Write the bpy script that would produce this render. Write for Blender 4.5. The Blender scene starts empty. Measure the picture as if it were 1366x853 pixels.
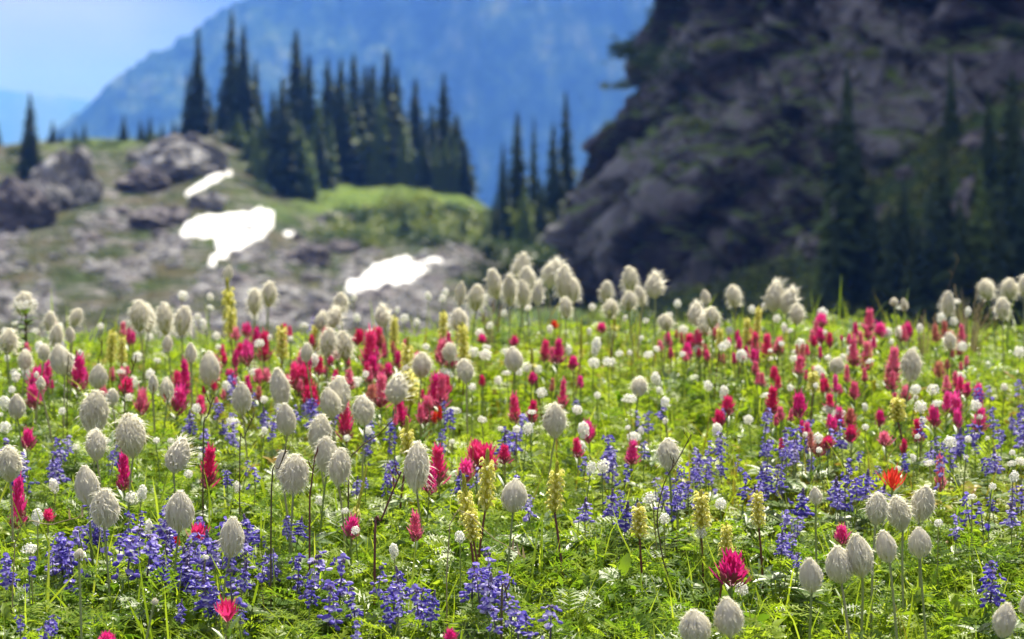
import bpy, math, random
import numpy as np
from mathutils import Vector, Matrix, Euler

# ------------------------------------------------------------------ camera, sky, sun, exposure
SC = bpy.context.scene
COL = SC.collection
F, CU, HV = 3000.0, 683.0, 300.0          # focal length in photo pixels, centre column, eye-level row
cam_d = bpy.data.cameras.new("camera")
cam = bpy.data.objects.new("camera", cam_d)
COL.objects.link(cam)
cam.location = (0, 0, 0)
cam.rotation_euler = (math.radians(90), 0, 0)
cam_d.sensor_width = 36
cam_d.lens = 36 * F / 1366
cam_d.shift_y = -(426.5 - HV) / 1366
cam_d.clip_start, cam_d.clip_end = 0.05, 30000
cam_d.dof.use_dof = True
cam_d.dof.focus_distance = 2.62
cam_d.dof.aperture_fstop = 8.0
SC.camera = cam

SUN_AZ, SUN_EL = 24.0, 62.0               # degrees to the right of the view direction, above the horizon
sd = Vector((math.sin(math.radians(SUN_AZ)) * math.cos(math.radians(SUN_EL)),
             math.cos(math.radians(SUN_AZ)) * math.cos(math.radians(SUN_EL)),
             math.sin(math.radians(SUN_EL))))
sun_d = bpy.data.lights.new("sun", 'SUN')
sun_d.energy = 5.0
sun_d.angle = math.radians(0.5)
sun_d.color = (1.0, 0.95, 0.87)
sun = bpy.data.objects.new("sun", sun_d)
sun.rotation_euler = sd.to_track_quat('Z', 'Y').to_euler()
COL.objects.link(sun)

W = bpy.data.worlds.new("World")
SC.world = W
W.use_nodes = True
wn = W.node_tree
wn.nodes.clear()
wo = wn.nodes.new("ShaderNodeOutputWorld")
wb = wn.nodes.new("ShaderNodeBackground")
ws = wn.nodes.new("ShaderNodeTexSky")
ws.sky_type = 'NISHITA'
ws.sun_disc = False
ws.sun_elevation = math.radians(SUN_EL)
ws.sun_rotation = math.radians(SUN_AZ)
ws.altitude = 2500
ws.air_density, ws.dust_density, ws.ozone_density = 0.5, 0.1, 4.0
wb.inputs["Strength"].default_value = 0.12
wt = wn.nodes.new("ShaderNodeMixRGB")
wt.blend_type = 'MULTIPLY'
wt.inputs[0].default_value = 1
wt.inputs[2].default_value = (0.29, 0.215, 0.35, 1)
wn.links.new(ws.outputs[0], wt.inputs[1])
# added unseen white cloud overhead for fill light, thinning to faint wisps low down
wc = wn.nodes.new("ShaderNodeTexCoord")
wm = wn.nodes.new("ShaderNodeMapping"); wm.inputs["Scale"].default_value = (1, 1, 2.2)
wz = wn.nodes.new("ShaderNodeTexNoise"); wz.inputs["Scale"].default_value = 2.6; wz.inputs["Detail"].default_value = 7
wr = wn.nodes.new("ShaderNodeValToRGB"); wr.color_ramp.elements[0].position = 0.40; wr.color_ramp.elements[1].position = 0.58
wsep = wn.nodes.new("ShaderNodeSeparateXYZ")
wel = wn.nodes.new("ShaderNodeMapRange"); wel.inputs["From Min"].default_value = 0.05; wel.inputs["From Max"].default_value = 0.35
wel.inputs["To Min"].default_value = 0.10; wel.inputs["To Max"].default_value = 0.9
wmul = wn.nodes.new("ShaderNodeMath"); wmul.operation = 'MULTIPLY'
wmix = wn.nodes.new("ShaderNodeMixRGB"); wmix.inputs[2].default_value = (6.2, 6.1, 6.2, 1)
wn.links.new(wc.outputs["Generated"], wm.inputs[0]); wn.links.new(wm.outputs[0], wz.inputs["Vector"]); wn.links.new(wz.outputs["Fac"], wr.inputs[0])
wn.links.new(wc.outputs["Generated"], wsep.inputs[0]); wn.links.new(wsep.outputs[2], wel.inputs["Value"])
wn.links.new(wr.outputs[0], wmul.inputs[0]); wn.links.new(wel.outputs[0], wmul.inputs[1])
wn.links.new(wmul.outputs[0], wmix.inputs[0]); wn.links.new(wt.outputs[0], wmix.inputs[1])
wn.links.new(wmix.outputs[0], wb.inputs["Color"])
wn.links.new(wb.outputs[0], wo.inputs["Surface"])

SC.view_settings.view_transform = 'Standard'
SC.view_settings.look = 'None'
SC.view_settings.gamma = 1
SC.view_settings.exposure = 1.06
SC.view_settings.use_curve_mapping = False
SC.render.engine = 'CYCLES'
cy = SC.cycles
cy.use_denoising = True
cy.max_bounces = 8
cy.diffuse_bounces = 4
cy.glossy_bounces = 2
cy.transmission_bounces = 4
cy.transparent_max_bounces = 4
cy.volume_bounces = 1
cy.sample_clamp_indirect = 4
cy.caustics_reflective = cy.caustics_refractive = False

# ------------------------------------------------------------------ helpers
RNG = np.random.default_rng(11)
random.seed(11)
PI = math.pi

def at(u, v, y):
    """the point at depth y seen at photo pixel (u, v)"""
    return Vector(((u - CU) / F * y, y, (HV - v) / F * y))

def pix(p):
    return (CU + F * p[0] / p[1], HV - F * p[2] / p[1])

def _h(i, j, k, s):
    n = (i * 374761393 + j * 668265263 + k * 2147483647 + s * 1274126177) & 0xFFFFFFFF
    n = ((n ^ (n >> 13)) * 1274126177) & 0xFFFFFFFF
    n = (n ^ (n >> 16)) & 0xFFFFFFFF
    return n / 4294967295.0

def vnoise(x, y, z=0.0, s=0):
    x, y, z = np.broadcast_arrays(np.asarray(x, float), np.asarray(y, float), np.asarray(z, float))
    i, j, k = np.floor(x).astype(np.int64), np.floor(y).astype(np.int64), np.floor(z).astype(np.int64)
    fx, fy, fz = x - i, y - j, z - k
    fx, fy, fz = [t * t * (3 - 2 * t) for t in (fx, fy, fz)]
    o = 0
    for a in (0, 1):
        for b in (0, 1):
            for c in (0, 1):
                o = o + _h(i + a, j + b, k + c, s) * (fx if a else 1 - fx) * (fy if b else 1 - fy) * (fz if c else 1 - fz)
    return o * 2 - 1

def fbm(x, y, z=0.0, s=0, oct=4, gain=0.5):
    o, a, f = 0, 1.0, 1.0
    for n in range(oct):
        o = o + a * vnoise(np.asarray(x) * f, np.asarray(y) * f, np.asarray(z) * f, s + n)
        a *= gain
        f *= 2.03
    return o

def cells(x, y, z, s=0):
    """Worley noise: value of the nearest cell and the distance gap to the second nearest"""
    x, y, z = np.broadcast_arrays(np.asarray(x, float), np.asarray(y, float), np.asarray(z, float))
    i, j, k = np.floor(x).astype(np.int64), np.floor(y).astype(np.int64), np.floor(z).astype(np.int64)
    d1 = np.full(x.shape, 9.0); d2 = np.full(x.shape, 9.0); val = np.zeros(x.shape)
    for a in (-1, 0, 1):
        for b in (-1, 0, 1):
            for c in (-1, 0, 1):
                I, J, K = i + a, j + b, k + c
                px, py, pz = I + _h(I, J, K, s), J + _h(I, J, K, s + 7), K + _h(I, J, K, s + 13)
                d = np.sqrt((px - x) ** 2 + (py - y) ** 2 + (pz - z) ** 2)
                m = d < d1
                d2 = np.where(m, d1, np.minimum(d2, d))
                val = np.where(m, _h(I, J, K, s + 21), val)
                d1 = np.where(m, d, d1)
    return val * 2 - 1, d2 - d1

class MB:
    """collects pieces and links them as one mesh object"""
    def __init__(s):
        s.v, s.f, s.m = [], [], []
    def add(s, vs, fs, mi=0):
        o = len(s.v)
        s.v.extend(tuple(p) for p in vs)
        s.f.extend(tuple(i + o for i in f) for f in fs)
        s.m.extend([mi] * len(fs))
    def tube(s, pts, rad, n=6, mi=0, cap=True):
        pts = [Vector(p) for p in pts]
        if not hasattr(rad, '__len__'):
            rad = [rad] * len(pts)
        vs, fs = [], []
        for k, p in enumerate(pts):
            t = (pts[min(k + 1, len(pts) - 1)] - pts[max(k - 1, 0)]).normalized()
            a = t.orthogonal().normalized() if abs(t.z) < 0.9 else (Vector((1, 0, 0)) - t * t.x).normalized()
            b = t.cross(a)
            for q in range(n):
                w = 2 * PI * q / n
                vs.append(p + (a * math.cos(w) + b * math.sin(w)) * rad[k])
        for k in range(len(pts) - 1):
            for q in range(n):
                r = (q + 1) % n
                fs.append((k * n + q, k * n + r, (k + 1) * n + r, (k + 1) * n + q))
        if cap:
            fs.append(tuple(range(n - 1, -1, -1)))
            fs.append(tuple((len(pts) - 1) * n + q for q in range(n)))
        s.add(vs, fs, mi)
    def ribbon(s, pts, wid, side, mi=0):
        """strip along pts; side = width direction (or one per point)"""
        n = len(pts)
        vs = []
        for k in range(n):
            d = Vector(side[k] if isinstance(side, list) else side)
            p = Vector(pts[k])
            w = wid[k]
            vs += [p - d * w, p + d * w]
        s.add(vs, [(2 * k, 2 * k + 1, 2 * k + 3, 2 * k + 2) for k in range(n - 1)], mi)
    def ball(s, c, r, nu=8, nv=6, mi=0, rot=None):
        c = Vector(c)
        if not hasattr(r, '__len__'):
            r = (r, r, r)
        vs, fs = [], []
        for j in range(nv + 1):
            th = PI * j / nv
            for i in range(nu):
                ph = 2 * PI * i / nu
                p = Vector((r[0] * math.sin(th) * math.cos(ph), r[1] * math.sin(th) * math.sin(ph), r[2] * math.cos(th)))
                if rot is not None:
                    p = rot @ p
                vs.append(c + p)
        for j in range(nv):
            for i in range(nu):
                q = (i + 1) % nu
                fs.append((j * nu + i, (j + 1) * nu + i, (j + 1) * nu + q, j * nu + q))
        s.add(vs, fs, mi)
    def mesh(s, name, mats, smooth=True):
        me = bpy.data.meshes.new(name)
        me.from_pydata(s.v, [], s.f)
        for m in (mats if isinstance(mats, (list, tuple)) else [mats]):
            me.materials.append(m)
        me.polygons.foreach_set("material_index", s.m)
        me.polygons.foreach_set("use_smooth", [smooth] * len(s.f))
        me.update()
        return me
    def build(s, name, mats, parent=None, smooth=True):
        return link(name, s.mesh(name, mats, smooth), parent)

def link(name, me, parent=None):
    o = bpy.data.objects.new(name, me)
    COL.objects.link(o)
    if parent is not None:
        o.parent = parent
    return o

def np_mesh(name, V, Fq, mats, smooth=True, mi=None):
    """mesh from numpy arrays: V (n,3), Fq (m,4) or (m,3)"""
    me = bpy.data.meshes.new(name)
    k = Fq.shape[1]
    me.vertices.add(len(V)); me.vertices.foreach_set("co", np.asarray(V, np.float32).ravel())
    me.loops.add(Fq.size); me.loops.foreach_set("vertex_index", np.asarray(Fq, np.int32).ravel())
    me.polygons.add(len(Fq))
    me.polygons.foreach_set("loop_start", np.arange(0, Fq.size, k, dtype=np.int32))
    for m in (mats if isinstance(mats, (list, tuple)) else [mats]):
        me.materials.append(m)
    if mi is not None:
        me.polygons.foreach_set("material_index", np.asarray(mi, np.int32))
    me.polygons.foreach_set("use_smooth", np.full(len(Fq), smooth))
    me.update(calc_edges=True)
    me.validate()
    return me

def grid_faces(nu, nv):
    a = np.arange(nu * nv).reshape(nv, nu)
    return np.stack([a[:-1, :-1].ravel(), a[:-1, 1:].ravel(), a[1:, 1:].ravel(), a[1:, :-1].ravel()], 1)

def tag(o, label, cat=None, group=None, kind=None):
    o["label"] = label
    if cat: o["category"] = cat
    if group: o["group"] = group
    if kind: o["kind"] = kind
    return o

def empty(name, loc, rz=0.0, tilt=(0, 0)):
    o = bpy.data.objects.new(name, None)
    o.empty_display_size = 0.02
    COL.objects.link(o)
    o.location = loc
    o.rotation_euler = (tilt[0], tilt[1], rz)
    return o

# ------------------------------------------------------------------ materials
def new_mat(name):
    m = bpy.data.materials.new(name)
    m.use_nodes = True
    m.node_tree.nodes.clear()
    return m, m.node_tree.nodes, m.node_tree.links

def ramp(n, stops, interp='LINEAR'):
    r = n.new("ShaderNodeValToRGB")
    r.color_ramp.interpolation = interp
    e = r.color_ramp.elements
    while len(e) < len(stops):
        e.new(0.5)
    for k, (p, c) in enumerate(stops):
        e[k].position = p
        e[k].color = (*c, 1)
    return r

def petal_mat(name, stops, trans=0.4, source='object', gloss=0.03, rough=0.45, tint=None):
    """thin plant tissue: diffuse + translucent + a little gloss; colour picked per object or per piece"""
    m, n, l = new_mat(name)
    out = n.new("ShaderNodeOutputMaterial")
    r = ramp(n, stops)
    if source == 'object':
        s = n.new("ShaderNodeObjectInfo"); l.new(s.outputs["Random"], r.inputs[0])
    elif source == 'island':
        s = n.new("ShaderNodeNewGeometry"); l.new(s.outputs["Random Per Island"], r.inputs[0])
    else:                                   # both
        s = n.new("ShaderNodeNewGeometry"); o = n.new("ShaderNodeObjectInfo")
        a = n.new("ShaderNodeMath"); a.operation = 'ADD'
        b = n.new("ShaderNodeMath"); b.operation = 'MULTIPLY'; b.inputs[1].default_value = 0.5
        l.new(s.outputs["Random Per Island"], a.inputs[0]); l.new(o.outputs["Random"], a.inputs[1])
        l.new(a.outputs[0], b.inputs[0]); l.new(b.outputs[0], r.inputs[0])
    d = n.new("ShaderNodeBsdfDiffuse"); t = n.new("ShaderNodeBsdfTranslucent"); g = n.new("ShaderNodeBsdfGlossy")
    g.inputs["Roughness"].default_value = rough
    g.inputs["Color"].default_value = (1, 1, 1, 1)
    l.new(r.outputs[0], d.inputs["Color"])
    if tint:
        mx = n.new("ShaderNodeMixRGB"); mx.blend_type = 'MULTIPLY'; mx.inputs[0].default_value = 1
        mx.inputs[2].default_value = (*tint, 1)
        l.new(r.outputs[0], mx.inputs[1]); l.new(mx.outputs[0], t.inputs["Color"])
    else:
        l.new(r.outputs[0], t.inputs["Color"])
    m1 = n.new("ShaderNodeMixShader"); m1.inputs[0].default_value = trans
    m2 = n.new("ShaderNodeMixShader"); m2.inputs[0].default_value = gloss
    l.new(d.outputs[0], m1.inputs[1]); l.new(t.outputs[0], m1.inputs[2])
    l.new(m1.outputs[0], m2.inputs[1]); l.new(g.outputs[0], m2.inputs[2])
    l.new(m2.outputs[0], out.inputs["Surface"])
    return m

def ground_mat(name, layers, scale, bump=0.0, bump_scale=8.0, rough=0.95, detail=6):
    """ramp over noise in object space, with a second finer noise mixed in"""
    m, n, l = new_mat(name)
    out = n.new("ShaderNodeOutputMaterial")
    tc = n.new("ShaderNodeTexCoord")
    a = n.new("ShaderNodeTexNoise"); a.inputs["Scale"].default_value = scale; a.inputs["Detail"].default_value = detail
    a.inputs["Roughness"].default_value = 0.62
    r = ramp(n, layers)
    l.new(tc.outputs["Object"], a.inputs["Vector"]); l.new(a.outputs["Fac"], r.inputs[0])
    p = n.new("ShaderNodeBsdfPrincipled")
    p.inputs["Roughness"].default_value = rough
    p.inputs["Specular IOR Level"].default_value = 0.2
    l.new(r.outputs[0], p.inputs["Base Color"])
    if bump:
        b2 = n.new("ShaderNodeTexNoise"); b2.inputs["Scale"].default_value = bump_scale; b2.inputs["Detail"].default_value = 8
        bp = n.new("ShaderNodeBump"); bp.inputs["Strength"].default_value = bump
        l.new(tc.outputs["Object"], b2.inputs["Vector"]); l.new(b2.outputs["Fac"], bp.inputs["Height"])
        l.new(bp.outputs[0], p.inputs["Normal"])
    l.new(p.outputs[0], out.inputs["Surface"])
    return m
# ------------------------------------------------------------------ the land
def canopy(x, y):
    """top of the meadow's leaf carpet"""
    return -0.7295 + 0.105 * np.asarray(y, float) + 0.035 * np.clip((np.asarray(y, float) - 3.9) / 0.8, 0, 1) * vnoise(np.asarray(x) * 2.3, 0.5, 0, 19) + 0.016 * fbm(np.asarray(x) * 1.7, np.asarray(y) * 1.7, 0, 3, 2)

def soil(x, y):
    x, y = np.asarray(x, float), np.asarray(y, float)
    yc = 4.95 + 0.16 * np.sin(x * 2.1 + 0.4) + 0.18 * vnoise(x * 3.1, 0.5, 0, 12)
    z = canopy(x, np.minimum(y, yc)) - 0.14
    over = np.maximum(y - yc, 0)
    return z - np.minimum(0.55 * over * over, 0.45 * over)

M_soil = ground_mat("meadow soil", [(0.3, (0.02, 0.035, 0.009)), (0.5, (0.035, 0.055, 0.012)), (0.7, (0.05, 0.045, 0.02))], 9.0, 0.4, 60)
nu, nv = 160, 200
yy = np.concatenate([np.linspace(0.6, 6.5, 150), np.geomspace(6.6, 60, 50)])
uu = np.linspace(-900, 2270, nu)
U, Y = np.meshgrid(uu, yy)
X = (U - CU) / F * Y * np.maximum(1, 3.0 / Y)
Z = soil(X, np.minimum(Y, 14)) + np.where(Y > 14, -(np.minimum(Y, 40) - 14) * 0.30, 0) + fbm(X * 3, Y * 3, 0, 5, 3) * 0.012
V = np.stack([X, Y, Z], -1).reshape(-1, 3)
o = link("meadow_ground", np_mesh("meadow_ground", V, grid_faces(nu, nv), M_soil))
tag(o, "dark soil of the sloping flower meadow under its leaves", kind="structure")

# hillside with rocks and snow beyond the meadow: skyline row for each column
SKY_U = np.array([-900, -300, -60, 0, 60, 120, 200, 270, 330, 380, 430, 480, 560, 620, 650, 690, 740, 800, 1000, 2400.])
SKY_V = np.array([215, 195, 192, 190, 184, 180, 182, 168, 184, 214, 232, 243, 246, 254, 276, 292, 285, 290, 330, 360.])
Y0, Y1, VB = 92.0, 205.0, 470.0
def hill_t2y(t): return Y0 + (Y1 - Y0) * t
def hill_v(u, t):
    s = np.interp(u, SKY_U, SKY_V)
    return VB + (s - VB) * np.clip(t, 0, 1) ** 0.92
def hill_y(u, v):
    """depth of the hillside at photo pixel (u, v)"""
    s = float(np.interp(u, SKY_U, SKY_V))
    k = min(max((VB - v) / (VB - s), 0), 1) ** (1 / 0.92)
    return float(hill_t2y(k))
def hill_z(x, y):
    t = (y - Y0) / (Y1 - Y0)
    u = CU + F * x / y
    z = (HV - hill_v(u, t)) / F * y
    z = z + np.where(t > 1, -(t - 1) * 40 - np.maximum(t - 1, 0) ** 2 * 30, 0) + np.where(t < 0, t * 10, 0)
    return z + fbm(x * 0.11, y * 0.11, 0, 31, 4) * 0.32 * np.clip(t * 4 + 1.2, 0, 1)

def hill_material():
    m, n, l = new_mat("alpine hillside")
    out = n.new("ShaderNodeOutputMaterial"); tc = n.new("ShaderNodeTexCoord")
    def noise(s, d=6, r=0.6):
        a = n.new("ShaderNodeTexNoise"); a.inputs["Scale"].default_value = s; a.inputs["Detail"].default_value = d
        a.inputs["Roughness"].default_value = r
        l.new(tc.outputs["Object"], a.inputs["Vector"]); return a
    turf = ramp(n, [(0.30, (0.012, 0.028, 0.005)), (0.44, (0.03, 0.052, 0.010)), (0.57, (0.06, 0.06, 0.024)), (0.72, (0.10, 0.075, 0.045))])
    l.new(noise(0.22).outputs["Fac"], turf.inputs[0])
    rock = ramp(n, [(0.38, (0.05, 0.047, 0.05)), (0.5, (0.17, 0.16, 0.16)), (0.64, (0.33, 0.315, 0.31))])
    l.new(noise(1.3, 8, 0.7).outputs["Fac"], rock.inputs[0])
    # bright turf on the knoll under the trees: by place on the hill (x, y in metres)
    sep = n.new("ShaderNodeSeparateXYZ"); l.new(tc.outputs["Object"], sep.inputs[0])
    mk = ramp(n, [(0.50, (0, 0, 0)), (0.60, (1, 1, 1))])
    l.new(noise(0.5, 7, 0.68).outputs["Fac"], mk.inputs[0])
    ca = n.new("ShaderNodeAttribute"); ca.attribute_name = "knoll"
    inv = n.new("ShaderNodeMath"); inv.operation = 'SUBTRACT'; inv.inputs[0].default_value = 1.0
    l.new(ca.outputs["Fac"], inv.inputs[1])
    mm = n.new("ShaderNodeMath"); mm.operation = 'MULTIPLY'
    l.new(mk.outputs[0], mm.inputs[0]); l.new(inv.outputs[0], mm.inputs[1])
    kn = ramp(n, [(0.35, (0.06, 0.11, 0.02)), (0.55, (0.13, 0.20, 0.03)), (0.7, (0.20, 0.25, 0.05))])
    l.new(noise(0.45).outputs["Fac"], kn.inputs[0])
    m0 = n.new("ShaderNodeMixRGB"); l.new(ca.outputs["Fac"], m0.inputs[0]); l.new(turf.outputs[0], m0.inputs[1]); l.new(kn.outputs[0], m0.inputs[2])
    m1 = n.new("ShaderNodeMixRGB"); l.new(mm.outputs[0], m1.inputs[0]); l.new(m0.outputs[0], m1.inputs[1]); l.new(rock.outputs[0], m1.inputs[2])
    p = n.new("ShaderNodeBsdfPrincipled"); p.inputs["Roughness"].default_value = 0.95; p.inputs["Specular IOR Level"].default_value = 0.15
    bp = n.new("ShaderNodeBump"); bp.inputs["Strength"].default_value = 0.9; bp.inputs["Distance"].default_value = 0.6
    l.new(noise(1.1, 9, 0.7).outputs["Fac"], bp.inputs["Height"]); l.new(bp.outputs[0], p.inputs["Normal"])
    l.new(m1.outputs[0], p.inputs["Base Color"]); l.new(p.outputs[0], out.inputs["Surface"])
    return m

nu, nv = 340, 260
uu = np.linspace(-900, 1500, nu); tt = np.concatenate([np.linspace(-0.35, 1.05, 230), np.linspace(1.07, 2.6, 30)])
U, T = np.meshgrid(uu, tt)
Y = hill_t2y(T); X = (U - CU) / F * Y
Z = hill_z(X, Y)
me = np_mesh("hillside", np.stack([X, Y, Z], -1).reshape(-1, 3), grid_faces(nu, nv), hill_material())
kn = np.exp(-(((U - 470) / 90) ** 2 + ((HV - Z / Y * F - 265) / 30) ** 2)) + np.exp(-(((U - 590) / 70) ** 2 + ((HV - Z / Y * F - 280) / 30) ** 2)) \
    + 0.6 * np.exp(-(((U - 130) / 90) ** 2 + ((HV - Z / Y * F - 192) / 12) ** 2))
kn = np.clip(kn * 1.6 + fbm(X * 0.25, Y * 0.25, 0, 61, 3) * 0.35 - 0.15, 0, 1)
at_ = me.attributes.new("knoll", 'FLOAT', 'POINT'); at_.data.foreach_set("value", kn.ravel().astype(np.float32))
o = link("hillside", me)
tag(o, "rocky alpine hillside of turf and scree behind the meadow", kind="structure")

# deep valley floor and the hazy mountains
M_valley = ground_mat("forested valley", [(0.4, (0.03, 0.06, 0.025)), (0.6, (0.05, 0.085, 0.03))], 0.01)
V = np.array([(-4200, 300, -75), (4200, 300, -75), (4200, 6300, -75), (-4200, 6300, -75)], float)
o = link("valley_ground", np_mesh("valley_ground", V, np.array([[0, 1, 2, 3]]), M_valley))
tag(o, "forested valley floor far below the hillside", kind="structure")

def mountain_mat(name, a, b, c, scale):
    m, n, l = new_mat(name)
    out = n.new("ShaderNodeOutputMaterial"); tc = n.new("ShaderNodeTexCoord")
    t1 = n.new("ShaderNodeTexNoise"); t1.inputs["Scale"].default_value = scale; t1.inputs["Detail"].default_value = 8; t1.inputs["Roughness"].default_value = 0.66
    mp = n.new("ShaderNodeMapping"); mp.inputs["Scale"].default_value = (1.0, 0.35, 0.55); mp.inputs["Rotation"].default_value = (0, 0.6, 0)
    l.new(tc.outputs["Object"], mp.inputs[0]); l.new(mp.outputs[0], t1.inputs["Vector"])
    r = ramp(n, [(0.42, a), (0.54, b), (0.68, c)])
    l.new(t1.outputs["Fac"], r.inputs[0])
    d = n.new("ShaderNodeBsdfDiffuse"); l.new(r.outputs[0], d.inputs["Color"]); l.new(d.outputs[0], out.inputs["Surface"])
    return m

M_mtn = mountain_mat("forested mountain", (0.008, 0.022, 0.010), (0.035, 0.065, 0.022), (0.13, 0.155, 0.07), 0.03)
nu, nv = 420, 300
uu = np.linspace(-100, 1500, nu); tt = np.linspace(0, 1.35, nv)
S = np.interp(uu, [-100, 40, 85, 118, 150, 200, 230, 262, 300, 345, 420, 560, 800, 1500], [330, 205, 166, 140, 108, 76, 62, 38, 10, -12, -34, -44, -46, -40])
U, T = np.meshgrid(uu, tt)
span = np.interp(U, [0, 300, 480, 640, 900], [520, 520, 420, 200, 190])
Y = 2050 + span * T
s2 = np.broadcast_to(S, U.shape)
base = 345.0
Vv = base + (s2 - base) * np.minimum(T, 1) + np.where(T > 1, (T - 1) * 500, 0)
X = (U - CU) / F * Y; Z = (HV - Vv) / F * Y
mask = np.clip(np.minimum(T, 1.0) * 4, 0, 1)
rough_ = fbm(X * 0.012, Z * 0.012, 0, 71, 5) * 16
trees_ = np.maximum(fbm(X * 0.16, Y * 0.16, 0, 77, 2), -0.2) * 4.2
Y = Y - rough_ * mask * np.clip((700 - U) / 300, 0.25, 1); Z = Z + trees_ * np.clip((800 - U) / 200, 0.15, 1)
o = link("mountain", np_mesh("mountain", np.stack([X, Y, Z], -1).reshape(-1, 3), grid_faces(nu, nv), M_mtn))
tag(o, "blue hazy forested mountain rising steeply behind the firs", kind="structure")

M_far = mountain_mat("distant range", (0.03, 0.06, 0.03), (0.06, 0.09, 0.04), (0.12, 0.14, 0.08), 0.004)
nu, nv = 120, 30
uu = np.linspace(-700, 700, nu); tt = np.linspace(0, 1.4, nv)
S = np.interp(uu, [-700, -100, 0, 60, 130, 300, 700], [100, 112, 117, 121, 130, 150, 170]) + vnoise(uu * 0.03, 0.5, 0, 3) * 3 + vnoise(uu * 0.14, 0.5, 0, 8) * 1.5
U, T = np.meshgrid(uu, tt)
Y = 5000 + 700 * T
Vv = 340 + (S - 340) * np.minimum(T, 1) + np.where(T > 1, (T - 1) * 300, 0)
X = (U - CU) / F * Y; Z = (HV - Vv) / F * Y
o = link("mountain_range", np_mesh("mountain_range", np.stack([X, Y, Z], -1).reshape(-1, 3), grid_faces(nu, nv), M_far))
tag(o, "faint blue distant range low in the sky beyond the ridge", kind="structure")

# the air between: even blue haze round everything
def haze_box():
    m, n, l = new_mat("mountain air")
    out = n.new("ShaderNodeOutputMaterial")
    p = n.new("ShaderNodeVolumePrincipled")
    p.inputs["Color"].default_value = (0.095, 0.265, 0.95, 1)
    p.inputs["Absorption Color"].default_value = (1, 1, 1, 1)
    p.inputs["Density"].default_value = 2.6e-4
    p.inputs["Anisotropy"].default_value = 0.3
    l.new(p.outputs[0], out.inputs["Volume"])
    b = MB()
    x0, x1, y0, y1, z0, z1 = -4300, 4300, -60, 6400, -77, 430
    b.add([(x0, y0, z0), (x1, y0, z0), (x1, y1, z0), (x0, y1, z0), (x0, y0, z1), (x1, y0, z1), (x1, y1, z1), (x0, y1, z1)],
          [(3, 2, 1, 0), (4, 5, 6, 7), (0, 1, 5, 4), (1, 2, 6, 5), (2, 3, 7, 6), (3, 0, 4, 7)])
    tag(b.build("haze", m, None, False), "thin blue haze filling the air out to the mountains", kind="stuff")
haze_box()

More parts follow.
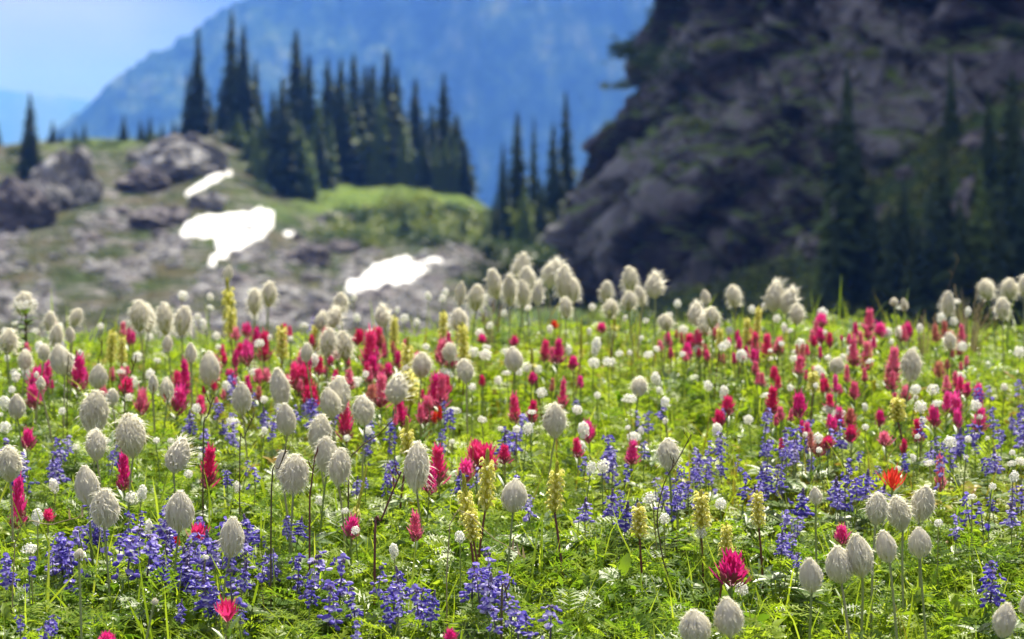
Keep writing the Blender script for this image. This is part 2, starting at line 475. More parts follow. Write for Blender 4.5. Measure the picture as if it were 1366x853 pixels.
# ------------------------------------------------------------------ the cliff
def cliff_material():
    m, n, l = new_mat("cliff rock")
    out = n.new("ShaderNodeOutputMaterial"); tc = n.new("ShaderNodeTexCoord"); geo = n.new("ShaderNodeNewGeometry")
    def noise(s, d=7, r=0.62, vec=None):
        a = n.new("ShaderNodeTexNoise"); a.inputs["Scale"].default_value = s; a.inputs["Detail"].default_value = d; a.inputs["Roughness"].default_value = r
        l.new(vec or tc.outputs["Object"], a.inputs["Vector"]); return a
    mp = n.new("ShaderNodeMapping"); mp.inputs["Scale"].default_value = (1, 1, 0.35); l.new(tc.outputs["Object"], mp.inputs[0])
    slab = n.new("ShaderNodeAttribute"); slab.attribute_name = "tone"
    mixf = n.new("ShaderNodeMath"); mixf.operation = 'MULTIPLY_ADD'; mixf.inputs[1].default_value = 0.55
    nzf = n.new("ShaderNodeMath"); nzf.operation = 'MULTIPLY'; nzf.inputs[1].default_value = 0.5
    l.new(noise(0.8, 9, 0.7, mp.outputs[0]).outputs["Fac"], nzf.inputs[0])
    l.new(slab.outputs["Fac"], mixf.inputs[0]); l.new(nzf.outputs[0], mixf.inputs[2])
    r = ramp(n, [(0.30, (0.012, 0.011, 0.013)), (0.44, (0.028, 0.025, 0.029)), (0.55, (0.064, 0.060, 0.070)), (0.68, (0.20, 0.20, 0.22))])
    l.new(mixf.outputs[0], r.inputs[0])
    rust = ramp(n, [(0.52, (0, 0, 0)), (0.66, (1, 1, 1))]); l.new(noise(0.9).outputs["Fac"], rust.inputs[0])
    m0 = n.new("ShaderNodeMixRGB"); m0.inputs[2].default_value = (0.11, 0.08, 0.065, 1)
    sc_ = n.new("ShaderNodeMath"); sc_.operation = 'MULTIPLY'; sc_.inputs[1].default_value = 0.35
    l.new(rust.outputs[0], sc_.inputs[0]); l.new(sc_.outputs[0], m0.inputs[0]); l.new(r.outputs[0], m0.inputs[1])
    # moss and grass on the ledges (flat places) and in patches
    sep = n.new("ShaderNodeSeparateXYZ"); l.new(geo.outputs["Normal"], sep.inputs[0])
    ad = n.new("ShaderNodeMath"); ad.operation = 'ADD'
    nz = noise(0.28, 5)
    l.new(sep.outputs[2], ad.inputs[0]); l.new(nz.outputs["Fac"], ad.inputs[1])
    ms = ramp(n, [(0.60, (0, 0, 0)), (0.67, (1, 1, 1))])
    hlf = n.new("ShaderNodeMath"); hlf.operation = 'MULTIPLY'; hlf.inputs[1].default_value = 0.5
    l.new(ad.outputs[0], hlf.inputs[0]); l.new(hlf.outputs[0], ms.inputs[0])
    gr = ramp(n, [(0.35, (0.045, 0.085, 0.014)), (0.65, (0.12, 0.18, 0.03))]); l.new(noise(1.7).outputs["Fac"], gr.inputs[0])
    m1 = n.new("ShaderNodeMixRGB"); l.new(ms.outputs[0], m1.inputs[0]); l.new(m0.outputs[0], m1.inputs[1]); l.new(gr.outputs[0], m1.inputs[2])
    p = n.new("ShaderNodeBsdfPrincipled"); p.inputs["Roughness"].default_value = 0.9; p.inputs["Specular IOR Level"].default_value = 0.25
    bp = n.new("ShaderNodeBump"); bp.inputs["Strength"].default_value = 0.8; bp.inputs["Distance"].default_value = 0.5
    l.new(noise(1.6, 9, 0.7, mp.outputs[0]).outputs["Fac"], bp.inputs["Height"]); l.new(bp.outputs[0], p.inputs["Normal"])
    l.new(m1.outputs[0], p.inputs["Base Color"]); l.new(p.outputs[0], out.inputs["Surface"])
    return m

# plan of the cliff foot: comes from behind, turns the corner and runs off to the side
CP = np.array([(17, 190), (9.5, 165), (4.6, 145), (1.4, 133), (3.0, 124), (8, 119), (13, 116.5), (19, 116), (25, 118), (31, 117), (38, 113), (50, 108), (75, 100)], float)
cl = np.concatenate([[0], np.cumsum(np.hypot(*np.diff(CP, axis=0).T))])
ns, nz_ = 420, 260
ss = np.linspace(0, cl[-1], ns)
bx, by = np.interp(ss, cl, CP[:, 0]), np.interp(ss, cl, CP[:, 1])
for _ in range(14):
    bx[1:-1] = (bx[:-2] + 2 * bx[1:-1] + bx[2:]) / 4; by[1:-1] = (by[:-2] + 2 * by[1:-1] + by[2:]) / 4
tx, ty = np.gradient(bx), np.gradient(by)
tl = np.hypot(tx, ty); nx, ny = ty / tl, -tx / tl            # outward is to the left-front
zz = np.concatenate([np.linspace(-9, 20, 205), np.linspace(20.3, 46, 55)])
TOP = np.interp(bx, [2, 6, 12, 22, 36], [46, 56, 80, 115, 150])  # upper cliff out of view raised so its shadow covers face and talus
Zg, Bx = np.meshgrid(zz, bx, indexing='ij'); _, By = np.meshgrid(zz, by, indexing='ij')
Nx = np.broadcast_to(nx, Zg.shape); Ny = np.broadcast_to(ny, Zg.shape)
Zg = np.where(Zg > 14, 14 + (Zg - 14) / 32 * (TOP[None, :] - 14), Zg)
prof = np.interp(Zg, [-9, -2, 3, 6, 7.5, 9.5, 12, 16, 46, 100], [-0.6, 0.0, 2.8, 5.0, 6.2, 7.0, 9.2, 11.0, 14.5, 17])
X = Bx + prof * 0.80 + np.broadcast_to(np.zeros(ns), Zg.shape); Y = By + prof * 1.15
def facets(sx, sz, seed, tilt):
    """blocky rock: each cell is its own tilted flat face"""
    x, y, z = X * sx, Y * sx, Zg * sz
    i0, j0, k0 = np.floor(x).astype(np.int64), np.floor(y).astype(np.int64), np.floor(z).astype(np.int64)
    d1 = np.full(x.shape, 9.0); d2 = np.full(x.shape, 9.0); out = np.zeros(x.shape); val = np.zeros(x.shape)
    for a in (-1, 0, 1):
        for b in (-1, 0, 1):
            for c in (-1, 0, 1):
                I, J, K = i0 + a, j0 + b, k0 + c
                ox, oy, oz = x - I - _h(I, J, K, seed), y - J - _h(I, J, K, seed + 7), z - K - _h(I, J, K, seed + 13)
                d = np.sqrt(ox * ox + oy * oy + oz * oz); m = d < d1
                d2 = np.where(m, d1, np.minimum(d2, d)); d1 = np.where(m, d, d1)
                val = np.where(m, _h(I, J, K, seed + 21), val)
                t1, t2, t3 = _h(I, J, K, seed + 31) - .5, _h(I, J, K, seed + 37) - .5, _h(I, J, K, seed + 41) - .5
                out = np.where(m, (_h(I, J, K, seed + 21) - .5) * 2 + tilt * (ox * t1 + oy * t2 + oz * t3) * 2, out)
    return out, val, d2 - d1
warp = fbm(X * 0.10, Y * 0.10, Zg * 0.10, 44, 3) * 2.2
X0, Y0c, Z0 = X, Y, Zg
X = X + warp + Zg * 0.45; Zg = Zg + warp * 0.8
f1, v1_, g1 = facets(0.15, 0.065, 5, 1.6)
f2, v2_, g2 = facets(0.42, 0.17, 9, 1.5)
f3, v3_, g3 = facets(1.15, 0.50, 15, 1.2)
X, Y, Zg = X0, Y0c, Z0
D = fbm(X * 0.09, Y * 0.09, Zg * 0.07, 40, 3) * 1.3 + f1 * 0.75 + f2 * 0.50 + f3 * 0.26 - np.exp(-g1 * 18) * 0.6 - np.exp(-g2 * 16) * 0.35
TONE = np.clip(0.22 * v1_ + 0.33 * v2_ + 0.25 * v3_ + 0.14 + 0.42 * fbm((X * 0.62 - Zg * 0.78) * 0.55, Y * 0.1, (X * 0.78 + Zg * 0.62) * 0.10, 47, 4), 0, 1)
c2 = f2; c3 = f3
X = X + Nx * D; Y = Y + Ny * D; Zg = Zg + c2 * 0.2 + c3 * 0.1
Vc = np.stack([X, Y, Zg], -1)
M_cliff = cliff_material()
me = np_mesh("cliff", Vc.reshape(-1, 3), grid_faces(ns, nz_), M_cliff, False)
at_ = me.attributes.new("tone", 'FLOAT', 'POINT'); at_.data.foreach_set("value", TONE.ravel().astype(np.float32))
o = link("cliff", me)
tag(o, "dark shaded rock cliff towering beside the meadow", kind="structure")

def cliff_at(u, v):
    """nearest point of the cliff face seen at photo pixel (u, v)"""
    pu = CU + F * Vc[..., 0] / Vc[..., 1]; pv = HV - F * Vc[..., 2] / Vc[..., 1]
    e = (pu - u) ** 2 + (pv - v) ** 2
    ok = np.where(e < max(9.0, e.min() * 1.5))
    k = np.argmin(Vc[..., 1][ok])
    return Vector(Vc[ok[0][k], ok[1][k]])

# grown-over slope at the cliff's foot, rising to the side
M_talus = ground_mat("overgrown talus", [(0.30, (0.012, 0.026, 0.007)), (0.46, (0.03, 0.058, 0.011)), (0.56, (0.055, 0.095, 0.018)), (0.64, (0.05, 0.045, 0.035)), (0.75, (0.12, 0.11, 0.11))], 0.35, 0.9, 1.2)
TU = np.array([640, 720, 780, 900, 1000, 1060, 1150, 1250, 1366, 1700, 2300.])
TV = np.array([440, 425, 425, 415, 392, 330, 262, 195, 130, 60, 20.])
def talus_v(u, t): return 520 + (np.interp(u, TU, TV) - 520) * t
def talus_y(u, t): return 72 + (np.interp(u, [640, 1000, 1366, 2300], [112, 113, 110, 96]) - 72) * t
nu, nv = 220, 120
U, T = np.meshgrid(np.linspace(640, 2200, nu), np.concatenate([np.linspace(0, 1, 100), np.linspace(1.02, 1.3, 20)]))
Y = talus_y(U, T); X = (U - CU) / F * Y
Z = (HV - talus_v(U, np.minimum(T, 1))) / F * Y + fbm(X * 0.35, Y * 0.35, 0, 81, 5) * 0.8 - np.maximum(T - 1, 0) * 2
Vt = np.stack([X, Y, Z], -1)
o = link("talus_terrain", np_mesh("talus_terrain", Vt.reshape(-1, 3), grid_faces(nu, nv), M_talus))
tag(o, "shaded green talus slope at the foot of the cliff", kind="structure")
def talus_at(u, v):
    t = min(max((520 - v) / (520 - float(np.interp(u, TU, TV))), 0), 1)
    y = float(talus_y(u, t))
    return at(u, v, y)
# ------------------------------------------------------------------ snow, boulders, scree
M_snow = ground_mat("old snow", [(0.3, (0.62, 0.62, 0.62)), (0.5, (0.85, 0.86, 0.88))], 1.2, 0.15, 3, 0.7)
def snow_patch(poly, label):
    P = np.array(poly, float)
    u0, v0 = P.min(0) - 8; u1, v1 = P.max(0) + 8
    nu, nv = int((u1 - u0) / 1.5), int((v1 - v0) / 1.5)
    U, V_ = np.meshgrid(np.linspace(u0, u1, nu), np.linspace(v1, v0, nv))
    ins = np.zeros(U.shape, bool); dist = np.full(U.shape, 99.0)
    for k in range(len(P)):
        a, b = P[k], P[(k + 1) % len(P)]
        c = (a[1] > V_) != (b[1] > V_)
        ins ^= c & (U < (b[0] - a[0]) * (V_ - a[1]) / (b[1] - a[1] + 1e-9) + a[0])
        t = np.clip(((U - a[0]) * (b[0] - a[0]) + (V_ - a[1]) * (b[1] - a[1])) / ((b - a) ** 2).sum(), 0, 1)
        dist = np.minimum(dist, np.hypot(U - a[0] - t * (b[0] - a[0]), V_ - a[1] - t * (b[1] - a[1])))
    h = np.where(ins, dist, -dist) + fbm(U * 0.12, V_ * 0.12, 0, 4, 3) * 1.6 + fbm(U * 0.4, V_ * 0.5, 0, 14, 3) * 1.5 - 1.2
    s = np.interp(U, SKY_U, SKY_V)
    k = np.clip((VB - V_) / (VB - s), 0, 1) ** (1 / 0.92)
    Y = hill_t2y(k); X = (U - CU) / F * Y
    Z = hill_z(X, Y) + np.clip(h * 0.16, -1.0, 0.22)
    f = grid_faces(nu, nv)
    keep = (h.ravel()[f] > -5).any(1)
    me = np_mesh("snow_patch", np.stack([X, Y, Z], -1).reshape(-1, 3), f[keep], M_snow)
    tag(link("snow_patch", me), label, "snow patch", "old snow patches on the hillside")
snow_patch([(233, 316), (262, 288), (300, 284), (345, 276), (367, 283), (364, 302), (350, 320), (332, 327), (308, 340), (285, 355), (275, 353), (290, 336), (284, 319), (258, 317)],
           "largest snow patch, broad and white above the scree")
snow_patch([(242, 262), (262, 247), (288, 233), (309, 224), (310, 233), (285, 247), (264, 258), (248, 264)],
           "narrow slanting tongue of snow beside the lichened rock outcrop")
snow_patch([(457, 394), (472, 373), (500, 359), (542, 346), (556, 354), (593, 346), (594, 355), (560, 370), (544, 381), (510, 397), (480, 401)],
           "lowest snow patch, long with a thin tail, above the crest flowers")
snow_patch([(378, 309), (385, 306), (393, 309), (390, 314), (380, 315)], "tiny round remnant of snow under the bright green knoll")

def rock_material(name, a, b, c, sc=1.2):
    return ground_mat(name, [(0.32, a), (0.5, b), (0.66, c)], sc, 0.8, 3.0, 0.92, 9)
M_rock = rock_material("weathered grey rock", (0.06, 0.058, 0.062), (0.17, 0.168, 0.172), (0.40, 0.40, 0.405))
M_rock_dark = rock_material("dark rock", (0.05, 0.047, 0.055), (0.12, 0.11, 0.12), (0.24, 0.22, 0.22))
def rock_mesh(seed, n=44):
    U, V_ = np.meshgrid(np.linspace(0, 2 * PI, n), np.linspace(0, PI, n // 2))
    x, y, z = np.sin(V_) * np.cos(U), np.sin(V_) * np.sin(U), np.cos(V_)
    c1, g1 = cells(x * 1.3 + seed * 3.1, y * 1.3, z * 1.3, seed)
    c2, g2 = cells(x * 3.2 + seed, y * 3.2, z * 3.2, seed + 3)
    r = 1 + c1 * 0.24 + c2 * 0.10 + fbm(x * 3, y * 3, z * 3 + seed, seed, 4) * 0.08 - np.exp(-g1 * 10) * 0.12 - np.exp(-g2 * 12) * 0.06
    return np.stack([x * r, y * r, z * r], -1).reshape(-1, 3), grid_faces(n, n // 2)
def boulder(u0, u1, v0, v1, label, seed, mat=None, group=None, rz=0.0):
    """rock covering the photo box u0..u1, v0..v1, bedded in the hillside"""
    y = hill_y((u0 + u1) / 2, v1 - 0.25 * (v1 - v0))
    k = y / F
    V, f = rock_mesh(seed)
    me = np_mesh("boulder", V, f, mat or M_rock, False)
    o = link("boulder", me)
    o.location = at((u0 + u1) / 2, (v0 + v1) / 2 + (v1 - v0) * 0.08, y)
    w, h = (u1 - u0) * k / 2, (v1 - v0) * k / 2
    o.scale = (w / 1.05, max(w, h) * 0.9, h * 1.02)
    o.rotation_euler = (0, rz, seed * 0.7)
    tag(o, label, "boulder", group)
boulder(-30, 80, 238, 322, "dark shadowed base of the big outcrop at the hill's edge", 2, M_rock_dark)  # shade on the outcrop's lower side put in as a darker rock colour
boulder(48, 136, 197, 300, "tall pale outcrop beside the lone dark fir", 4)
boulder(20, 90, 230, 300, "rough grey outcrop block below the lone dark fir", 9)
boulder(188, 302, 182, 250, "broad lichened rock outcrop on the ridge above the snow tongue", 6)
boulder(152, 232, 222, 264, "low dark rock step joined to the broad lichened outcrop", 12, M_rock_dark)
boulder(172, 256, 272, 312, "dark flat boulder beside the largest snow patch", 15, M_rock_dark)
boulder(170, 200, 200, 220, "small pale boulder up slope of the lichened outcrop", 17)
boulder(250, 305, 255, 285, "half buried brown boulder between the two upper snow patches", 19)
boulder(385, 445, 325, 362, "dark rock rib in the scree between the large snow patches", 21, M_rock_dark)
boulder(430, 480, 318, 345, "grey boulder at the head of the scree under the knoll", 23, M_rock_dark)
_b = random.Random(4)
for k in range(34):
    u = _b.uniform(0, 450) if k < 24 else _b.uniform(420, 660)
    v = _b.uniform(305, 425) if k < 24 else _b.uniform(330, 420)
    w = _b.uniform(7, 22); h = w * _b.uniform(0.5, 0.8)
    boulder(u - w / 2, u + w / 2, v - h / 2, v + h / 2, "lichened grey rock lying loose among the turf and scree below the snow", 30 + k % 9,
            M_rock if k % 3 else M_rock_dark, "loose rocks on the hillside")

def scree():
    ico = [(-.52, 0, .85), (.52, 0, .85), (-.52, 0, -.85), (.52, 0, -.85), (0, .85, .52), (0, .85, -.52), (0, -.85, .52), (0, -.85, -.52), (.85, .52, 0), (-.85, .52, 0), (.85, -.52, 0), (-.85, -.52, 0)]
    fc = np.array([(0, 1, 4), (0, 4, 9), (9, 4, 5), (4, 8, 5), (4, 1, 8), (8, 1, 10), (8, 10, 3), (5, 8, 3), (5, 3, 2), (2, 3, 7), (7, 3, 10), (7, 10, 6), (7, 6, 11), (11, 6, 0), (0, 6, 1), (6, 10, 1), (9, 11, 0), (9, 2, 11), (9, 5, 2), (7, 11, 2)])[:, ::-1]
    n = 16000
    U = RNG.uniform(-60, 720, n); V_ = RNG.uniform(285, 440, n)
    dens = fbm(U * 0.018, V_ * 0.03, 0, 91, 3) + np.where((U > 370) & (U < 660) & (V_ > 325), 0.5, 0.0) + np.where((U < 330) & (V_ > 320), 0.1, -0.2)
    ok = dens > RNG.uniform(-0.25, 0.65, n)
    U, V_ = U[ok], V_[ok]; n = len(U)
    s = np.interp(U, SKY_U, SKY_V)
    Y = hill_t2y(np.clip((VB - V_) / (VB - s), 0, 1) ** (1 / 0.92)); X = (U - CU) / F * Y
    Z = hill_z(X, Y)
    sz = RNG.lognormal(-1.7, 0.55, n).clip(0.06, 0.75)
    base = np.array(ico)[None] * (1 + RNG.uniform(-0.35, 0.35, (n, 12, 3)))
    sc3 = np.stack([sz * RNG.uniform(0.8, 1.5, n), sz, sz * RNG.uniform(0.5, 0.9, n)], -1)
    Vv = base * sc3[:, None, :] + np.stack([X, Y, Z], -1)[:, None, :]
    Fv = fc[None] + (np.arange(n) * 12)[:, None, None]
    o = link("scree", np_mesh("scree", Vv.reshape(-1, 3), Fv.reshape(-1, 3), [M_rock, M_rock_dark], False, (np.arange(20 * n) // 20 % 3 == 0)))
    tag(o, "loose grey scree stones strewn over the hillside", kind="stuff")
scree()

# ------------------------------------------------------------------ trees and shrubs
M_bark = ground_mat("conifer bark", [(0.4, (0.07, 0.055, 0.045)), (0.6, (0.13, 0.11, 0.09))], 6, 0.5, 20)
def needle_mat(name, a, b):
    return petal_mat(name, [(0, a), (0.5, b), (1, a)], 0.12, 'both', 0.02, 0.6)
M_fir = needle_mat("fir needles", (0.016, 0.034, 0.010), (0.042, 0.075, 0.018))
M_fir_light = needle_mat("sunlit fir needles", (0.065, 0.12, 0.022), (0.12, 0.19, 0.035))  # paler copy of the fir needles, sunlight put into the colour
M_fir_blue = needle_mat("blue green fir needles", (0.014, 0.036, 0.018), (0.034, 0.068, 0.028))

def crown_mesh(seed, R, mat, lo=0.04, ragged=0.3, levels=34):
    r = random.Random(seed)
    b = MB()
    for L in range(levels):
        t = lo + (1 - lo) * (L + r.random() * 0.6) / levels
        w = R * ((1 - t) ** 0.82) * (0.7 if t < lo + 0.05 else 1) + 0.006
        nb = max(4, int(11 * (1 - t) + 4))
        a0 = r.random() * 6.28
        for q in range(nb):
            if r.random() < ragged * 0.35:
                continue
            a = a0 + 2 * PI * q / nb + r.uniform(-0.3, 0.3)
            ln = w * r.uniform(1 - ragged, 1.15)
            dx, dy = math.cos(a), math.sin(a)
            drop = -0.28 * ln - 0.012
            for k in range(3):
                f0, f1 = k / 3.0, (k + 1.35) / 3.0
                ww = (0.34 * w * (1 - 0.55 * f0) + 0.007) * r.uniform(0.7, 1.2)
                z0 = t + drop * f0 + r.uniform(-.006, .006); z1 = t + drop * f1 + r.uniform(-.012, .006)
                c0 = (dx * ln * f0, dy * ln * f0, z0); c1 = (dx * ln * f1, dy * ln * f1, z1)
                tw = r.uniform(-0.5, 0.5)
                sx, sy, sz = -dy * ww, dx * ww, tw * ww
                b.add([(c0[0] - sx * .5, c0[1] - sy * .5, c0[2] - sz), (c0[0] + sx * .5, c0[1] + sy * .5, c0[2] + sz),
                       (c1[0] + sx * .8, c1[1] + sy * .8, c1[2] + sz - 0.006), (c1[0] - sx * .8, c1[1] - sy * .8, c1[2] - sz - 0.006)], [(0, 1, 2, 3)])
    # needles close round the stem so that the spire is dense
    for k in range(130):
        t = r.uniform(lo, 0.995); a = r.random() * 6.28; w = R * (1 - t) ** 0.82 * 0.55 + 0.006
        x, y = math.cos(a) * w * 0.5, math.sin(a) * w * 0.5
        b.add([(x - math.sin(a) * w * .6, y + math.cos(a) * w * .6, t + .01), (x + math.sin(a) * w * .6, y - math.cos(a) * w * .6, t + .01),
               (x * 1.5 + math.sin(a) * w * .4, y * 1.5 - math.cos(a) * w * .4, t - .035), (x * 1.5 - math.sin(a) * w * .4, y * 1.5 + math.cos(a) * w * .4, t - .035)], [(0, 1, 2, 3)])
    return b.mesh("crown", mat, False)
def trunk_mesh():
    b = MB(); b.tube([(0, 0, -0.04), (0, 0, 0.5), (0, 0, 0.98)], [0.016, 0.010, 0.002], 6)
    return b.mesh("trunk", M_bark)
TRUNK = trunk_mesh()
CROWNS = {}
def crown(kind, k):
    key = (kind, k)
    if key not in CROWNS:
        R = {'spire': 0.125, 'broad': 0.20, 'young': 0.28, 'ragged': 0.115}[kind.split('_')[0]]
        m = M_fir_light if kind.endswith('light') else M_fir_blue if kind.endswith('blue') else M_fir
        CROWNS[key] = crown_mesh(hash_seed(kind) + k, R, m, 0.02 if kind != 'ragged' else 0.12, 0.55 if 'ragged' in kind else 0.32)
    return CROWNS[key]
def hash_seed(s): return sum(ord(c) * (i + 3) for i, c in enumerate(s)) % 997
def fir(p, h, kind, k, label, group=None, name="fir_tree", wide=1.0, lean=0.0):
    root = empty(name, p, k * 1.7, (0, lean))
    c = link("crown", crown(kind, k % 4), root); c.scale = (h * wide, h * wide, h)
    t = link("trunk", TRUNK, root); t.scale = (h, h, h)
    tag(root, label, "tree", group)
    return root
def hill_fir(u, vt, vb, kind, k, label, group=None, name="fir_tree", wide=1.0):
    y = hill_y(u, vb)
    if vb < np.interp(u, SKY_U, SKY_V) + 1.5: y = 203 + (k % 5) * 2.5
    p = at(u, vb, y)
    p.z = float(hill_z(p.x, p.y)) - 0.1
    h = (HV - vt) / F * y - p.z
    return fir(p, h, kind, k, label, group, name, wide)

ORD = ["leftmost", "second", "third", "fourth", "fifth", "sixth", "seventh", "eighth", "ninth", "tenth", "eleventh", "twelfth", "thirteenth", "fourteenth",
       "fifteenth", "sixteenth", "seventeenth", "eighteenth", "nineteenth", "twentieth", "twenty-first", "twenty-second", "twenty-third", "twenty-fourth", "twenty-fifth",
       "twenty-sixth", "twenty-seventh", "twenty-eighth", "twenty-ninth", "thirtieth", "thirty-first", "thirty-second", "thirty-third", "thirty-fourth", "thirty-fifth", "thirty-sixth"]
hill_fir(40, 122, 240, 'broad', 1, "lone dark fir standing among the pale outcrops at the hill's left edge", wide=0.85)
for (u, vt, vb, kind, k, lab) in [
    (264, 36, 178, 'spire', 0, "dark fir standing apart on the ridge above the lichened outcrop"),
    (251, 96, 176, 'spire_blue', 1, "smaller bluish fir leaning against the fir above the outcrop"),
    (280, 118, 178, 'spire', 2, "short fir at the right foot of the fir above the outcrop"),
    (309, 14, 150, 'spire', 3, "tallest fir of all, left of its close twin on the ridge"),
    (325, 30, 158, 'spire_blue', 0, "close twin just right of the tallest fir on the ridge"),
    (341, 78, 170, 'spire', 1, "shorter fir right of the tall twin firs on the ridge"),
    (296, 104, 165, 'spire_blue', 2, "short fir tucked left below the tall twin firs")]:
    hill_fir(u, vt, vb, kind, k, lab, "firs on the ridge", wide=1.15)
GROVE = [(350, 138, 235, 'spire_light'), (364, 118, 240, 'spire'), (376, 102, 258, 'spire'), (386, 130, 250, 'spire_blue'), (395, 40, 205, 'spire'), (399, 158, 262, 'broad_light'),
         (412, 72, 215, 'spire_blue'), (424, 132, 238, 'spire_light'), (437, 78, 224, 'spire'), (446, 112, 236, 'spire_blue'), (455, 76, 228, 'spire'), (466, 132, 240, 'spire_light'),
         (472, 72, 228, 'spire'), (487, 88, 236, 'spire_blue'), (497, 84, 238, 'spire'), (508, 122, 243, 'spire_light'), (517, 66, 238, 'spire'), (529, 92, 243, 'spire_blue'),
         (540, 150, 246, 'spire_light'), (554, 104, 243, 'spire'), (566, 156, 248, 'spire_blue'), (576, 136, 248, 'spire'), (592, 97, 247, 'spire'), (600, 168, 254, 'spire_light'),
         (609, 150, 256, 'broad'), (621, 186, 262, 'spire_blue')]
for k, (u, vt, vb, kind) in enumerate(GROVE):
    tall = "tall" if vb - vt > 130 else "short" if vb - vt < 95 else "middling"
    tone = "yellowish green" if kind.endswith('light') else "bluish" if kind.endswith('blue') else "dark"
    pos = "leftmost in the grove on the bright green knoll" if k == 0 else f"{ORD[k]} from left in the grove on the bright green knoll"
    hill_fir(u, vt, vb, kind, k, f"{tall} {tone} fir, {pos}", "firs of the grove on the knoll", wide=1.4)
for k in range(22):
    u = 352 + k * 12.2 + (k * 37 % 9) - 4; vb = float(np.interp(u, [350, 400, 450, 520, 620], [246, 262, 240, 247, 262])); vt = vb - 50 - (k * 53 % 47)
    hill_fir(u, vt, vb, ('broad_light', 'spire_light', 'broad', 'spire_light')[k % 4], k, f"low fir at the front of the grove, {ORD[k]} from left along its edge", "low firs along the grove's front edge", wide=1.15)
for k, (u, vt, vb) in enumerate([(-4, 160, 192), (70, 160, 188), (82, 172, 188), (100, 168, 186), (112, 164, 185), (165, 152, 184), (188, 158, 184), (200, 155, 185), (216, 164, 186), (232, 158, 182)]):
    hill_fir(u, vt, vb, 'spire', k, f"tiny fir poking over the skyline, {ORD[k]} from left along the ridge", "small firs along the skyline", wide=1.7)
for k, (u, vt, vb, kd) in enumerate([(318, 135, 195, 'young'), (336, 150, 215, 'young_light'), (352, 188, 245, 'young'), (540, 258, 318, 'young'), (574, 250, 308, 'young'),
                                     (618, 270, 330, 'young_light'), (648, 276, 334, 'young')]):
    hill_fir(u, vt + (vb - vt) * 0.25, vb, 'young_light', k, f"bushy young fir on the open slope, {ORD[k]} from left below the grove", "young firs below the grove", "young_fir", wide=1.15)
# firs in the gap before the cliff, on the shaded saddle
def gap_fir(u, vt, vb, y, kind, k, lab, wide=1.0):
    p = at(u, vb, y)
    fir(p, (vb - vt) / F * y, kind, k, lab, "firs in the gap beside the cliff", wide=wide)
gap_fir(671, 190, 330, 150, 'spire_blue', 1, "leftmost slim fir in the gap beside the cliff", 1.0)
gap_fir(690, 148, 330, 152, 'spire', 2, "thick dark fir, second from left in the gap beside the cliff", 1.15)
gap_fir(712, 155, 330, 155, 'ragged', 0, "thin ragged fir, third from left in the gap beside the cliff", 0.7)
gap_fir(738, 164, 330, 152, 'spire', 3, "stout fir left of the tallest one beside the cliff", 1.15)
gap_fir(755, 118, 330, 154, 'spire_blue', 0, "tallest fir in the gap, close beside the cliff edge", 0.85)
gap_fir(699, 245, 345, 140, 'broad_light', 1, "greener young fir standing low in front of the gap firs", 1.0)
gap_fir(722, 235, 345, 142, 'broad', 2, "dark bushy fir low in front of the gap firs", 0.9)
gap_fir(660, 262, 345, 142, 'broad', 3, "small dark fir low at the left of the gap", 0.9)
# firs on the shaded slope under the cliff
for (u, vt, vb, dy, kind, k, lab, w) in [
    (1130, 86, 410, -3, 'ragged', 1, "tall ragged fir in shade before the cliff face", 1.25),
    (1259, 180, 420, -4, 'spire', 0, "dark dense fir below the dead topped fir under the cliff", 1.2),
    (1163, 232, 400, -3, 'spire', 2, "shorter fir just right of the tall ragged fir", 1.15),
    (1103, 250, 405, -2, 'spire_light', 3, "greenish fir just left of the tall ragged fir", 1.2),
    (1188, 268, 410, -5, 'broad', 1, "low bushy fir between the two tall firs under the cliff", 0.9),
    (1268, 66, 200, -1, 'spire', 2, "dead topped narrow fir high on the slope under the cliff", 0.9),
    (1350, 92, 330, -2, 'spire', 3, "broad dark fir at the right edge under the cliff", 1.3),
    (1308, 210, 400, -4, 'spire_light', 1, "greenish fir near the right edge under the cliff", 1.2),
    (1222, 290, 410, -6, 'broad', 0, "small dark fir in front of the dense fir under the cliff", 0.9),
    (1335, 260, 420, -6, 'broad', 2, "squat fir low at the right under the cliff", 1.0),
    (1146, 190, 405, -2, 'spire', 1, "slim dark fir close behind the tall ragged fir", 1.2), (1115, 300, 415, -6, 'broad', 3, "squat dark fir at the foot of the tall ragged fir", 1.1), (1242, 240, 415, -3, 'spire_blue', 2, "bluish fir just left of the dense fir under the cliff", 1.3),
    (1280, 262, 420, -5, 'broad', 1, "bushy fir just right of the dense fir under the cliff", 1.1), (1205, 235, 405, -2, 'spire', 0, "thin fir half way between the two tall firs under the cliff", 1.3), (1365, 180, 400, -4, 'spire_blue', 1, "bluish fir cut by the right edge", 1.4), (1318, 120, 280, -1, 'spire', 0, "slim fir high on the slope left of the broad right edge fir", 1.2)]:
    q = talus_at(u, vb)
    p = at(u, vb, q.y + dy * 0.3)
    fir(p, (vb - vt) / F * p.y, kind, k, lab, "firs on the slope under the cliff", wide=w)

